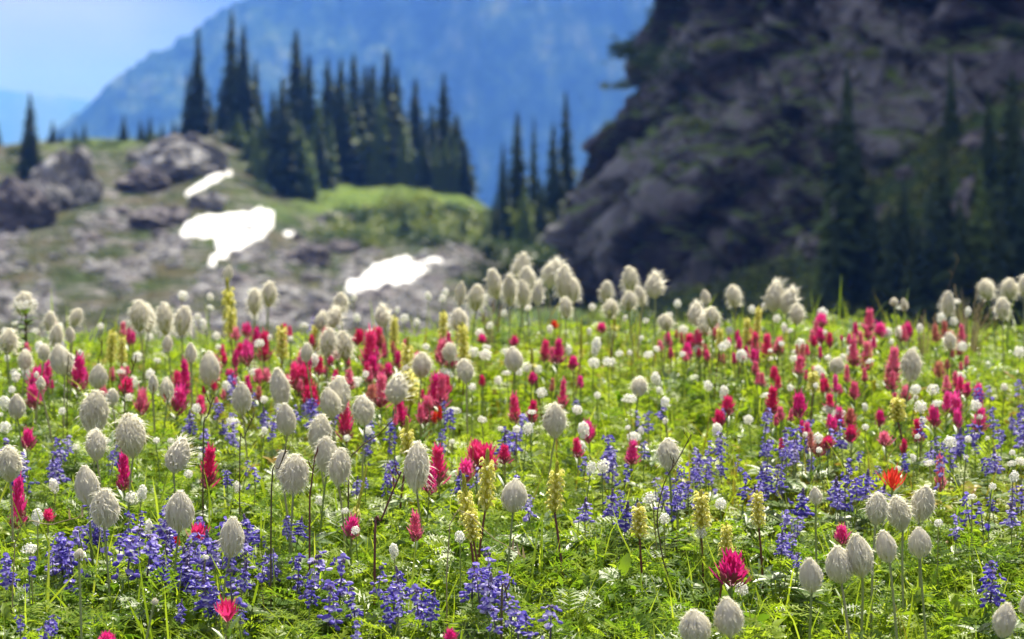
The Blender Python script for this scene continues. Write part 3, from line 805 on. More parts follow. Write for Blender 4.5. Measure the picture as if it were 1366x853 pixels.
# shrubs: clumps of small leaves
M_shrub = petal_mat("dark shrub leaves", [(0, (0.03, 0.06, 0.015)), (0.6, (0.06, 0.11, 0.025)), (1, (0.09, 0.14, 0.03))], 0.3, 'island')
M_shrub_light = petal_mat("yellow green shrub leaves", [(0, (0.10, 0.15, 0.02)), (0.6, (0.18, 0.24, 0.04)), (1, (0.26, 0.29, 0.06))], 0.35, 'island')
def shrub_mesh(seed, mat, n=900, size=0.09):
    r = np.random.default_rng(seed)
    cen = r.normal(0, 0.42, (9, 3)); cen[:, 2] = np.abs(cen[:, 2]) * 0.8
    c = cen[r.integers(0, 9, n)] + r.normal(0, 0.20, (n, 3))
    a = r.normal(0, 1, (n, 3)); a /= np.linalg.norm(a, axis=1)[:, None]
    b_ = np.cross(a, r.normal(0, 1, (n, 3))); b_ /= np.linalg.norm(b_, axis=1)[:, None]
    s = size * r.uniform(0.6, 1.4, (n, 1))
    V = np.stack([c - a * s, c + b_ * s * .55, c + a * s, c - b_ * s * .55], 1).reshape(-1, 3)
    return np_mesh("shrub", V, np.arange(4 * n).reshape(n, 4), mat, False)
SHRUBS = [shrub_mesh(1, M_shrub), shrub_mesh(2, M_shrub), shrub_mesh(3, M_shrub_light)]
def shrub(p, w, h, k, label, group=None):
    o = link("shrub", SHRUBS[k]); o.location = p; o.scale = (w * 0.62, w * 0.62, h * 0.62); o.rotation_euler = (0, 0, w * 7)
    tag(o, label, "shrub", group)
for (u, v, w, h, k, lab) in [(714, 288, 74, 60, 2, "yellow green sunlit bush against the cliff's lower edge"), (722, 330, 70, 50, 0, "dark shrub below the yellow green bush by the cliff"),
                             (690, 352, 70, 44, 1, "dark shrub below the gap firs"), (725, 380, 90, 60, 0, "lowest dark shrub in the gully left of the cliff foot"),
                             (655, 320, 50, 36, 0, "shaded shrub at the left end of the gully"), (640, 372, 60, 44, 1, "dark green shrub behind the crest seedheads left of the cliff")]:
    y = 151 if v < 300 else 122
    k_ = y / F
    shrub(at(u, v + h * 0.3, y), w * k_, h * k_, k, lab, "shrubs in the gully beside the cliff")
for (u, v, w, h, k, lab) in [(893, 78, 84, 70, 0, "dark green bush on the cliff's upper shoulder"), (848, 62, 74, 52, 1, "scrubby pine bough jutting from the cliff edge"),
                             (880, 20, 50, 70, 1, "upright scrub on the cliff edge near the top"), (930, 168, 42, 22, 2, "yellow green tuft on a cliff ledge"),
                             (1034, 222, 30, 34, 0, "dark green tuft in a cleft of the cliff"), (1100, 178, 60, 40, 0, "dark shrub on the cliff beside the ragged fir"),
                             (815, 172, 26, 20, 2, "small tuft on the cliff's lower edge"), (832, 118, 30, 18, 2, "grassy tuft on the cliff shoulder below the bough"), (1352, 35, 50, 40, 0, "dark shrub high on the cliff at the right"),
                             (960, 60, 34, 20, 2, "mossy tuft high on the cliff face"), (1165, 70, 36, 20, 2, "mossy tuft on the cliff behind the ragged fir's top")]:
    p = cliff_at(u, v)
    k_ = p.y / F
    shrub(p + Vector((0, -0.2, -h * k_ * 0.2)), w * k_, h * k_, k, lab, "tufts and bushes growing on the cliff")

for k in range(26):
    u = 455 + k * 7.6 + _b.uniform(-6, 6); v = _b.uniform(272, 330); w = _b.uniform(34, 66)
    y = hill_y(u, v + 10)
    p = at(u, v + 8, y); p.z = float(hill_z(p.x, p.y))
    shrub(p, w * y / F, w * 0.75 * y / F, (2, 1, 2, 0)[k % 4], "rounded green bush on the open slope under the grove", "bushes on the slope under the grove")
for k, (u, v, w) in enumerate([(300, 185, 34), (322, 205, 40), (345, 228, 44), (330, 240, 34), (350, 250, 36), (210, 178, 30), (100, 190, 34), (150, 186, 28), (20, 200, 36)]):
    y = hill_y(u, v + 6)
    p = at(u, v + 6, y); p.z = float(hill_z(p.x, p.y))
    shrub(p, w * y / F, w * 0.6 * y / F, 0 if k % 2 else 1, "dark low bush among the rocks near the ridge top", "low bushes along the ridge")

def heath(name, label, pts, size, mats, seed):
    """low woody growth: clumps of small leaf faces over the given points"""
    r = np.random.default_rng(seed); n = len(pts); m = 26
    c = pts[:, None, :] + r.normal(0, 1, (n, m, 3)) * np.array([1, 1, .45]) * (size * r.uniform(0.6, 1.5, n))[:, None, None]
    c = c.reshape(-1, 3); N = len(c)
    a = r.normal(0, 1, (N, 3)); a /= np.linalg.norm(a, axis=1)[:, None]
    b_ = np.cross(a, r.normal(0, 1, (N, 3))); b_ /= np.linalg.norm(b_, axis=1)[:, None]
    s = size * 0.34 * r.uniform(0.6, 1.4, (N, 1))
    V = np.stack([c - a * s, c + b_ * s * .6, c + a * s, c - b_ * s * .6], 1).reshape(-1, 3)
    o = link(name, np_mesh(name, V, np.arange(4 * N).reshape(N, 4), mats, False, np.repeat(r.integers(0, len(mats), n), m)))
    tag(o, label, kind="stuff")
def hill_points(n, seed):
    r = np.random.default_rng(seed)
    U = r.uniform(-80, 720, n); V_ = r.uniform(185, 445, n)
    s = np.interp(U, SKY_U, SKY_V); ok = (V_ > s + 2) & (fbm(U * 0.02, V_ * 0.035, 0, 95, 3) > r.uniform(-0.35, 0.55, n))
    for (u0, u1, v0, v1) in [(225, 375, 270, 360), (235, 315, 220, 268), (445, 600, 338, 408), (372, 400, 300, 320)]:
        ok &= ~((U > u0) & (U < u1) & (V_ > v0) & (V_ < v1))
    U, V_, s = U[ok], V_[ok], s[ok]
    Y = hill_t2y(np.clip((VB - V_) / (VB - s), 0, 1) ** (1 / 0.92)); X = (U - CU) / F * Y
    return np.stack([X, Y, hill_z(X, Y)], 1)
M_heath = petal_mat("heather leaves", [(0, (0.035, 0.055, 0.014)), (0.6, (0.06, 0.085, 0.02)), (1, (0.085, 0.10, 0.03))], 0.25, 'island')
M_heath_light = petal_mat("pale green heath", [(0, (0.07, 0.11, 0.02)), (1, (0.12, 0.16, 0.035))], 0.3, 'island')  # lighter leaves, picked at random per clump
heath("undergrowth", "low heather and turf tussocks over the rocky hillside", hill_points(4200, 3), 0.24, [M_heath, M_heath, M_heath_light], 3)
r_ = np.random.default_rng(8)
pu, pt = r_.uniform(760, 1500, 2600), r_.uniform(0.3, 1.02, 2600)
kk = fbm(pu * 0.012, pt * 4, 0, 97, 3) > r_.uniform(-0.5, 0.35, 2600)
pu, pt = pu[kk], pt[kk]
py = talus_y(pu, pt); px = (pu - CU) / F * py; pz = (HV - talus_v(pu, np.minimum(pt, 1))) / F * py + fbm(px * 0.35, py * 0.35, 0, 81, 5) * 0.8
heath("undergrowth", "dark brush covering the shaded slope under the cliff", np.stack([px, py, pz], 1), 0.42, [M_shrub, M_heath, M_shrub_light], 9)
for k in range(16):
    u = _b.uniform(960, 1366); t = _b.uniform(0.62, 0.98)
    y = float(talus_y(u, t)); w = _b.uniform(0.5, 1.3)
    V, f = rock_mesh(60 + k % 6)
    o = link("boulder", np_mesh("boulder", V, f, M_rock_dark if k % 2 else M_rock, False))
    o.location = at(u, float(talus_v(u, t)), y); o.scale = (w, w * .8, w * .7); o.rotation_euler = (0, 0, k)
    tag(o, "shaded grey boulder lying in the brush under the cliff", "boulder", "boulders on the shaded slope")
# ------------------------------------------------------------------ meadow plants: meshes shared by the copies
GA = 2.399963
M_plume = petal_mat("silky seed plumes", [(0, (0.80, 0.765, 0.66)), (0.25, (0.90, 0.88, 0.80)), (1, (0.90, 0.88, 0.82))], 0.68, 'both', 0.01, 0.4, (1.0, 0.99, 0.90))
M_core = petal_mat("seed head heart", [(0, (0.76, 0.73, 0.50)), (0.5, (0.82, 0.79, 0.58)), (1, (0.86, 0.83, 0.66))], 0.75, 'object', 0.0, 0.6, (0.95, 1.0, 0.65))
M_core_green = petal_mat("olive seed head heart", [(0, (0.40, 0.42, 0.14)), (0.5, (0.50, 0.50, 0.22)), (1, (0.56, 0.52, 0.30))], 0.5, 'object', 0.0, 0.6, (0.95, 1.0, 0.6))
M_dry = petal_mat("dry brown tissue", [(0, (0.20, 0.13, 0.06)), (0.6, (0.30, 0.21, 0.10)), (1, (0.42, 0.33, 0.18))], 0.2, 'both')
M_stem = petal_mat("downy stem", [(0, (0.24, 0.32, 0.10)), (0.5, (0.33, 0.38, 0.17)), (1, (0.38, 0.37, 0.22))], 0.4, 'object')
M_stem_red = petal_mat("dark red stem", [(0, (0.10, 0.03, 0.03)), (0.5, (0.16, 0.05, 0.045)), (1, (0.13, 0.07, 0.03))], 0.1, 'object')
M_stem_thin = petal_mat("thin green stem", [(0, (0.14, 0.24, 0.05)), (0.6, (0.24, 0.32, 0.08)), (1, (0.28, 0.24, 0.10))], 0.2, 'object')
def paint_mat(name, a, b, c):
    return petal_mat(name, [(0, a), (0.5, b), (1, c)], 0.42, 'both', 0.03, 0.4)
M_PAINT = {'magenta': paint_mat("magenta bracts", (0.60, 0.014, 0.18), (0.78, 0.04, 0.31), (0.85, 0.14, 0.45)),
           'crimson': paint_mat("crimson bracts", (0.56, 0.012, 0.10), (0.75, 0.035, 0.20), (0.84, 0.12, 0.34)),
           'pink': paint_mat("rose pink bracts", (0.68, 0.09, 0.22), (0.78, 0.18, 0.32), (0.82, 0.32, 0.42)),
           'scarlet': paint_mat("scarlet bracts", (0.60, 0.012, 0.02), (0.74, 0.03, 0.03), (0.78, 0.09, 0.05)),
           'salmon': paint_mat("faded salmon bracts", (0.52, 0.12, 0.12), (0.62, 0.22, 0.20), (0.62, 0.34, 0.22))}
M_paint_low = petal_mat("dusky lower bracts", [(0, (0.20, 0.03, 0.07)), (0.5, (0.30, 0.07, 0.11)), (1, (0.32, 0.20, 0.12))], 0.3, 'both')
M_lup = petal_mat("violet blue petals", [(0, (0.08, 0.06, 0.40)), (0.35, (0.12, 0.09, 0.54)), (0.6, (0.21, 0.155, 0.61)), (0.8, (0.40, 0.34, 0.74)), (1, (0.70, 0.66, 0.88))], 0.45, 'both', 0.015, 0.5)
M_lup_white = petal_mat("pale banner patch", [(0, (0.50, 0.48, 0.84)), (1, (0.80, 0.79, 0.90))], 0.35, 'island')
M_lup_bud = petal_mat("dusky lupine buds", [(0, (0.10, 0.08, 0.20)), (1, (0.20, 0.15, 0.28))], 0.2, 'island')
M_lup_leaf = petal_mat("silvery lupine leaf", [(0, (0.10, 0.17, 0.06)), (0.5, (0.17, 0.25, 0.09)), (1, (0.28, 0.34, 0.18))], 0.35, 'island', 0.04, 0.4)
M_white = petal_mat("white florets", [(0, (0.80, 0.80, 0.72)), (0.5, (0.86, 0.86, 0.80)), (1, (0.86, 0.82, 0.74))], 0.5, 'both', 0.02)
M_yellow = petal_mat("pale yellow florets", [(0, (0.66, 0.64, 0.10)), (0.5, (0.78, 0.75, 0.22)), (1, (0.85, 0.81, 0.44))], 0.55, 'island')
M_yellow_bud = petal_mat("yellow green buds", [(0, (0.44, 0.50, 0.04)), (0.5, (0.58, 0.58, 0.06)), (1, (0.66, 0.60, 0.12))], 0.55, 'both')
M_leaf = petal_mat("green leaf", [(0, (0.05, 0.12, 0.02)), (0.5, (0.10, 0.18, 0.03)), (1, (0.16, 0.24, 0.04))], 0.4, 'both', 0.05, 0.4, (1.0, 1.0, 0.6))

def egg(t, p=0.85, q=0.66):
    """outline of a seed head: t 0 at the foot, 1 at the tip"""
    return math.sin(PI * min(max(t, 0), 1) ** p) ** q

def seed_head(seed, style):
    """silky plume mop, one unit tall, about 0.33 in radius"""
    r = random.Random(seed)
    b = MB()
    R = r.uniform(0.92, 1.06) * {'smooth': 0.335, 'narrow': 0.27, 'shaggy': 0.31, 'curly': 0.31, 'windy': 0.29, 'bud': 0.20, 'crest': 0.30}[style]
    p = {'smooth': 0.88, 'narrow': 0.90, 'shaggy': 0.98, 'curly': 1.0, 'windy': 0.95, 'bud': 0.85, 'crest': 0.92}[style]
    sway = Vector((r.uniform(-.05, .05), r.uniform(-.05, .05), 0)) + (Vector((0.14, 0.05, 0)) if style == 'windy' else Vector((0, 0, 0)))
    def S(t, a, k=1.0):
        w = R * egg(t, p) * k
        return Vector((w * math.cos(a), w * math.sin(a), t)) + sway * t * t
    # heart
    nu, nv = 14, 9
    vs = [S(0.02 + 0.94 * j / nv, 2 * PI * i / nu, (0.84 if style == 'crest' else 0.45) + 0.05 * math.sin(i * 2.3 + j)) for j in range(nv + 1) for i in range(nu)]
    b.add(vs, [(j * nu + i, j * nu + (i + 1) % nu, (j + 1) * nu + (i + 1) % nu, (j + 1) * nu + i) for j in range(nv) for i in range(nu)], 1)
    part = r.random() * 6.28
    def strand(pts, w, mi=0):
        n = len(pts); sides = []
        for k in range(n):
            tan = (pts[min(k + 1, n - 1)] - pts[max(k - 1, 0)])
            rad = Vector((pts[k].x, pts[k].y, 0.25 * (pts[k].z - 0.5))) + Vector((r.uniform(-.1, .1), r.uniform(-.1, .1), 0))
            s = tan.cross(rad)
            sides.append(s.normalized() if s.length > 1e-6 else Vector((1, 0, 0)))
        wid = [w * (0.55 + 0.45 * math.sin(PI * (k + 0.5) / n)) for k in range(n)]
        wid[-1] = w * 0.15
        b.ribbon(pts, wid, sides, mi)
    nh = {'bud': 150, 'crest': 280}.get(style, 360)
    for k in range(nh):
        a = 2 * PI * k / nh * 13.0 + r.uniform(-0.3, 0.3)
        t0 = 0.99 - abs(r.gauss(0, 0.10)); t1 = (r.uniform(0.0, 0.42) if r.random() < 0.75 else r.uniform(0.3, 0.7)) if style != 'crest' else (r.uniform(0.35, 0.75) if r.random() < 0.8 else r.uniform(0.05, 0.35))
        tw = r.gauss(0, 0.30) + 0.15; lift = r.uniform(0.80, 1.09); n = 7
        fl = {'smooth': 0.10, 'narrow': 0.09, 'shaggy': 0.32, 'curly': 0.16, 'windy': 0.28, 'bud': 0.1, 'crest': 0.22}[style] * r.random() ** 2
        wob = r.uniform(0.012, 0.045) * (2.4 if style in ('shaggy', 'curly', 'windy') else 1)
        ph = r.random() * 6.28
        pts = []
        for q in range(n):
            f = q / (n - 1.0); t = t0 + (t1 - t0) * f
            aa = a + tw * f + wob * 4 * math.sin(ph + f * 5)
            pt = S(max(t, 0.0), aa, lift + fl * f * f + wob * math.sin(ph + f * 7))
            if style == 'shaggy' and t1 < 0.25: pt.z -= 0.14 * f ** 3 * r.random()
            pts.append(pt)
        strand(pts, r.uniform(0.012, 0.022))
    # loose hair round the outline
    for k in range({'smooth': 150, 'narrow': 140, 'shaggy': 200, 'curly': 240, 'windy': 220, 'bud': 60, 'crest': 330}[style]):
        t = r.uniform(0.15, 1.0) if style != 'curly' else r.uniform(0.35, 1.0)
        a = r.random() * 6.28
        p0 = S(t, a, 0.95)
        out = Vector((math.cos(a), math.sin(a), 0.3 + (t - 0.5) * 1.6)).normalized()
        ln = r.uniform(0.04, 0.13) * (1.0 if style in ('smooth', 'narrow', 'bud') else 1.9)
        cur = Vector((r.uniform(-1, 1), r.uniform(-1, 1), -1.4 if style != 'windy' else 0.2))
        if style == 'windy': cur += Vector((0.9, 0.3, 0.2))
        pts = [p0 + out * ln * f + cur * ln * 0.55 * f * f for f in (0, 0.35, 0.7, 1.0)]
        strand(pts, r.uniform(0.005, 0.010))
    if style == 'curly':
        for k in range(70):
            a = r.random() * 6.28; c = S(r.uniform(0.6, 1.0), a, 0.98); rr = r.uniform(0.03, 0.075)
            e1 = Vector((math.cos(a + r.uniform(-1, 1)), math.sin(a + r.uniform(-1, 1)), 0)); e2 = Vector((r.uniform(-.6, .6), r.uniform(-.6, .6), 1)).normalized()
            strand([c + e1 * rr * (math.cos(q * 0.8)) + e2 * rr * math.sin(q * 0.8) for q in range(6)], 0.009)
    # tuft of ends at the tip
    for k in range(26):
        a = r.random() * 6.28; p0 = S(0.95, a, 0.5)
        strand([p0, p0 + Vector((math.cos(a) * .02, math.sin(a) * .02, 0.05)), p0 + Vector((math.cos(a) * .06, math.sin(a) * .06, 0.075 * r.random()))], 0.007)
    mats = [M_plume, M_core] if style not in ('bud', 'crest') else [M_plume, M_dry if style == 'bud' else M_core_green]
    return b.mesh("seed_head", mats)
HEADS = {}
for i, (st, n) in enumerate([('smooth', 5), ('narrow', 4), ('shaggy', 6), ('curly', 4), ('windy', 3), ('bud', 2), ('crest', 4)]):
    HEADS[st] = [seed_head(100 + i * 10 + k, st) for k in range(n)]

def stem_mesh(seed, rad, mat, bend=0.02, name="stem"):
    """stem one unit tall with its own bend; returns the mesh and where its top stands"""
    r = random.Random(seed)
    ax, ay, ph = r.uniform(-bend, bend), r.uniform(-bend, bend), r.random() * 6
    pts = [(ax * f * f + bend * .25 * math.sin(ph + f * 4) - bend * .25 * math.sin(ph), ay * f * f, f) for f in (0, .15, .3, .45, .6, .75, .9, 1.0)]
    b = MB(); b.tube(pts, [rad * (1.15 - 0.35 * k / 7) for k in range(8)], 6, 0, False)
    return b.mesh(name, mat), pts[-1]
STEM_P = [stem_mesh(200 + k, 0.0016, M_stem, 0.022) for k in range(6)]
STEM_T = [stem_mesh(220 + k, 0.0009, M_stem_thin, 0.016) for k in range(5)]
STEM_R = [stem_mesh(240 + k, 0.0017, M_stem_red, 0.020) for k in range(5)]
STEM_B = [stem_mesh(260 + k, 0.0014, M_stem_thin, 0.008) for k in range(4)]

def paint_spike(seed, shape, col):
    """paintbrush: spiral of lobed bracts, one unit tall"""
    r = random.Random(seed); b = MB()
    n, ln, wd, R = {'brush': (30, 0.46, 0.060, 0.10), 'spike': (46, 0.26, 0.042, 0.055), 'slim': (34, 0.24, 0.036, 0.04), 'open': (14, 0.75, 0.075, 0.10)}[shape]
    for k in range(n):
        f = k / (n - 1.0)
        t = f * (1 - ln * 0.85) if shape != 'open' else f * 0.25
        a = GA * k + r.uniform(-.2, .2)
        el = math.radians({'brush': 42, 'spike': 38, 'slim': 52, 'open': 48}[shape] + 34 * f + r.uniform(-9, 9))
        d = Vector((math.cos(a) * math.cos(el), math.sin(a) * math.cos(el), math.sin(el)))
        s = Vector((-math.sin(a), math.cos(a), 0)); nrm = d.cross(s)
        L = ln * (0.75 + 0.35 * (1 - f)) * r.uniform(0.85, 1.1)
        base = Vector((math.cos(a) * R * (1 - f) * .5, math.sin(a) * R * (1 - f) * .5, t))
        mi = 1 if f < r.uniform(0.08, 0.34) and shape != 'open' else 0
        mid = base + d * L * 0.5 - nrm * L * 0.06
        tip = base + d * L * 0.86 + Vector((0, 0, L * 0.14))
        b.ribbon([base, mid, mid.lerp(tip, 0.55), tip], [wd * .5, wd, wd * .85, wd * .12], s, mi)
        for sg in (-1, 1):
            q0 = base + d * L * 0.38 + s * sg * wd * .6
            q1 = base + d * L * 0.62 + s * sg * wd * 2.0
            q2 = q1 + (Vector((0, 0, 1)) * 0.6 + d * .5).normalized() * L * 0.26 + s * sg * wd * .3
            b.ribbon([q0, q1, q2], [wd * .45, wd * .5, wd * .10], (s + d * .2 * -sg).normalized(), mi)
        if r.random() < 0.45:                   # corolla beak
            q = base + d * L * .3
            b.ribbon([q, q + d * L * .5 + Vector((0, 0, .03)), q + d * L * .85 + Vector((0, 0, .08))], [.018, .02, .006], nrm.normalized(), 0)
    return b.mesh("flower_spike", [M_PAINT[col], M_paint_low])
PAINT = {}
for ci, col in enumerate(M_PAINT):
    for si, sh in enumerate(('brush', 'spike', 'slim', 'open')):
        PAINT[(sh, col)] = [paint_spike(300 + ci * 17 + si * 5 + k, sh, col) for k in range(2)]

def leaf_blade(b, base, d, L, w, mi=0, fold=0.25, droop=0.3, seg=3):
    """a folded lance-shaped leaf from base along d"""
    d = Vector(d).normalized(); s = d.cross(Vector((0, 0, 1)))
    s = s.normalized() if s.length > 1e-4 else Vector((1, 0, 0))
    up = s.cross(d).normalized()
    rows = []
    for k in range(seg + 1):
        f = k / seg
        c = Vector(base) + d * L * f - Vector((0, 0, droop * L * f * f))
        ww = w * math.sin(PI * min(0.06 + 0.90 * f, 0.985)) ** 0.8
        rows += [c - s * ww + up * fold * ww, c, c + s * ww + up * fold * ww]
    fs = []
    for k in range(seg):
        o = 3 * k
        fs += [(o, o + 1, o + 4, o + 3), (o + 1, o + 2, o + 5, o + 4)]
    b.add(rows, fs, mi)

def palmate(seed, mat):
    r = random.Random(seed); b = MB()
    b.tube([(0, 0, 0), (0.012, 0, 0.03), (0.018, 0, 0.06)], [0.0008, 0.0007, 0.0006], 4, 0, False)
    n = r.choice([7, 8, 9])
    for k in range(n):
        a = 2 * PI * k / n + r.uniform(-.15, .15)
        leaf_blade(b, (0.018, 0, 0.06), (math.cos(a), math.sin(a), r.uniform(0.05, 0.55)), r.uniform(0.022, 0.032), 0.0042, 0, 0.5, 0.12)
    return b.mesh("leaf", mat)
PALM = [palmate(400 + k, M_lup_leaf) for k in range(4)]

def paint_leaves(seed):
    r = random.Random(seed); b = MB()
    for k in range(9):
        a = GA * k
        leaf_blade(b, (0, 0, 0.25 + 0.07 * k), (math.cos(a), math.sin(a), 0.9), 0.035, 0.0028, 0, 0.3, 0.1)
    return b
def lupine_spike(seed, n_whorl, per, gap_top, loose):
    """raceme of pea flowers, one unit tall; flowers about a fifth of it"""
    r = random.Random(seed); b = MB()
    b.tube([(0, 0, 0), (0.01, 0, 0.5), (0, 0, 1.0)], [0.022, 0.016, 0.006], 5, 2)
    fl = 0.25
    for w in range(n_whorl):
        f = w / max(n_whorl - 1, 1)
        t = 0.02 + f * gap_top
        for q in range(per):
            if r.random() < loose: continue
            a = 2 * PI * q / per + w * 0.6 + r.uniform(-.6, .6); tt = t + r.uniform(-.10, .10)
            s = fl * (1.05 - 0.35 * f) * r.uniform(0.85, 1.1)
            M = Matrix.Translation((0, 0, tt)) @ Matrix.Rotation(a, 4, 'Z') @ Matrix.Translation((r.uniform(-0.01, 0.09), 0, 0)) @ Matrix.Rotation(r.uniform(-0.9, 0.35), 4, 'Y') @ Matrix.Rotation(r.uniform(-.5, .5), 4, 'X') @ Matrix.Diagonal((s, s, s, 1))
            b.tube([M @ Vector((0, 0, 0)), M @ Vector((0.35, 0, 0.10))], 0.006, 3, 2, False)
            # wings: a rounded pouch
            vs, fs = [], []
            nu, nv = 7, 5
            for j in range(nv + 1):
                th = PI * j / nv
                for i in range(nu):
                    ph = 2 * PI * i / nu
                    vs.append(M @ Vector((0.66 + 0.27 * math.cos(th), 0.19 * math.sin(th) * math.cos(ph), 0.02 - 0.10 * math.cos(th) + 0.23 * math.sin(th) * math.sin(ph))))
            fs = [(j * nu + i, (j + 1) * nu + i, (j + 1) * nu + (i + 1) % nu, j * nu + (i + 1) % nu) for j in range(nv) for i in range(nu)]
            b.add(vs, fs, 0)
            # banner: two halves bent back
            for sg in (-1, 1):
                P = [(0.44, 0, 0.12), (0.46, 0, 0.42), (0.34, 0, 0.80), (0.40, .24 * sg, 0.18), (0.30, .42 * sg, 0.44), (0.24, .28 * sg, 0.74)]
                P = [M @ Vector(p) for p in P]
                b.add(P[:], [(0, 3, 4, 1)] if sg < 0 else [(0, 1, 4, 3)], 1 if r.random() < 0.75 else 0)
                b.add(P[:], [(1, 4, 5, 2)] if sg < 0 else [(1, 2, 5, 4)], 0)
    for k in range(14 if gap_top < 0.85 else 6):    # buds
        f = k / 13.0; a = GA * k
        c = (0.05 * math.cos(a) * (1.1 - f), 0.05 * math.sin(a) * (1.1 - f), gap_top + 0.03 + (1 - gap_top) * f * 0.9)
        b.ball(c, (0.028, 0.028, 0.05), 5, 4, 2)
    return b.mesh("flower_spike", [M_lup, M_lup_white, M_lup_bud])
LUP = {'dense': [lupine_spike(500 + k, 5, 6, 0.86, 0.5) for k in range(3)], 'budding': [lupine_spike(510 + k, 4, 6, 0.58, 0.1) for k in range(2)],
       'sparse': [lupine_spike(520 + k, 5, 5, 0.92, 0.62) for k in range(3)]}

def bistort_head(seed, rx, rz_):
    """white knob of small florets, one unit tall"""
    r = random.Random(seed); b = MB()
    b.ball((0, 0, 0.5), (rx * .5, rx * .5, 0.32), 8, 6, 0)
    n = 64
    for k in range(n):
        z = 1 - 2 * (k + 0.5) / n; a = GA * k; q = math.sqrt(1 - z * z)
        d = Vector((q * math.cos(a), q * math.sin(a), z))
        jl = r.uniform(0.66, 1.02); c = Vector((d.x * rx * jl, d.y * rx * jl, 0.5 + d.z * 0.52 * jl * rz_))
        e1 = d.orthogonal().normalized(); e2 = d.cross(e1); s = r.uniform(0.08, 0.14)
        vs = [c]; m = 5; o = r.random() * 6
        for i in range(m):
            w = o + 2 * PI * i / m
            vs.append(c + (e1 * math.cos(w) + e2 * math.sin(w)) * s + d * s * r.uniform(0.2, 1.1))
        b.add(vs, [(0, 1 + i, 1 + (i + 1) % m) for i in range(m)], 0)
        if k % 2 == 0:
            b.ribbon([c, c + d * 0.13 + e1 * .02], [0.006, 0.004], e2, 0)
    return b.mesh("flower_head", [M_white])
BIS = {'round': [bistort_head(600 + k, 0.52, 1.0) for k in range(3)], 'oval': [bistort_head(610 + k, 0.38, 1.05) for k in range(3)], 'flat': [bistort_head(620 + k, 0.72, 0.8) for k in range(2)]}

def lousewort_spike(seed, top):
    r = random.Random(seed); b = MB()
    b.tube([(0, 0, 0), (0, 0, 0.6), (0, 0, 1)], [0.045, 0.06, 0.02], 6, 1)
    n = 64
    for k in range(n):
        f = k / (n - 1.0); a = GA * k; t = f * 0.97
        if f > top:                          # closed green yellow buds
            c = Vector((math.cos(a) * .075 * (1.25 - f), math.sin(a) * .075 * (1.25 - f), t))
            b.ball(c, (0.035, 0.035, 0.055), 5, 4, 1)
            continue
        L = 0.20 * r.uniform(.8, 1.15) * (1 - 0.3 * f)
        d = Vector((math.cos(a), math.sin(a), 0)); s = Vector((-math.sin(a), math.cos(a), 0))
        p0 = d * 0.04 + Vector((0, 0, t)); p1 = p0 + d * L * .55 + Vector((0, 0, L * .50)); p2 = p0 + d * L * 1.0 + Vector((0, 0, L * .42)); p3 = p0 + d * L * 1.15 + Vector((0, 0, L * .12))
        b.ribbon([p0, p1, p2, p3], [0.022, 0.044, 0.040, 0.010], s, 0); b.ribbon([p0, p1, p2], [0.02, 0.034, 0.02], (s * .3 + Vector((0, 0, 1))).normalized(), 0)
        b.ribbon([p0 - Vector((0, 0, .02)), p0 + d * L * .8 - Vector((0, 0, .01)), p0 + d * L * 1.0 + Vector((0, 0, .03))], [.014, .016, .004], s, 1)
    return b.mesh("flower_spike", [M_yellow, M_yellow_bud])
LOUSE = [lousewort_spike(700, 0.62), lousewort_spike(701, 0.78), lousewort_spike(702, 0.9), lousewort_spike(703, 0.15)]
def fern_leaf_pieces(b, base, d, L, n=9, mi=0, w=0.28):
    """feathery leaf: midrib with paired toothed leaflets"""
    d = Vector(d).normalized(); s = d.cross(Vector((0, 0, 1))).normalized()
    for k in range(n):
        f = (k + 1.0) / n
        c = Vector(base) + d * L * f - Vector((0, 0, 0.35 * L * f * f))
        ww = L * w * math.sin(PI * (0.18 + 0.80 * f)) + 0.001
        for sg in (-1, 1):
            leaf_blade(b, c, s * sg + d * .55, ww, ww * 0.20, mi, 0.1, 0.15, 2)
def stem_leaf_mesh(seed, name="leaf"):
    b = MB(); r = random.Random(seed)
    for k in range(5):
        a = GA * k + seed
        fern_leaf_pieces(b, (0, 0, 0.02 + 0.006 * k), (math.cos(a), math.sin(a), 0.75), r.uniform(0.04, 0.06), 7)
    return b.mesh(name, M_leaf)
FERN = [stem_leaf_mesh(710 + k) for k in range(3)]
PAINT_LEAF = []
for k in range(3):
    b = MB(); r = random.Random(720 + k)
    for q in range(10):
        a = GA * q
        leaf_blade(b, (0, 0, -0.075 + 0.007 * q), (math.cos(a), math.sin(a), 1.0), 0.034, 0.0028, 0, 0.3, 0.2)
    PAINT_LEAF.append(b.mesh("leaf", M_leaf))

# ------------------------------------------------------------------ placing the plants
FLOW = []            # everything to be labelled: dict(o, kind, u, v, h, adj, lm)
PR = random.Random(77)
def depth_for(v, lift):
    return min(max(3000 * (0.7295 - lift) / (v + 15.0), 1.95), 4.93)

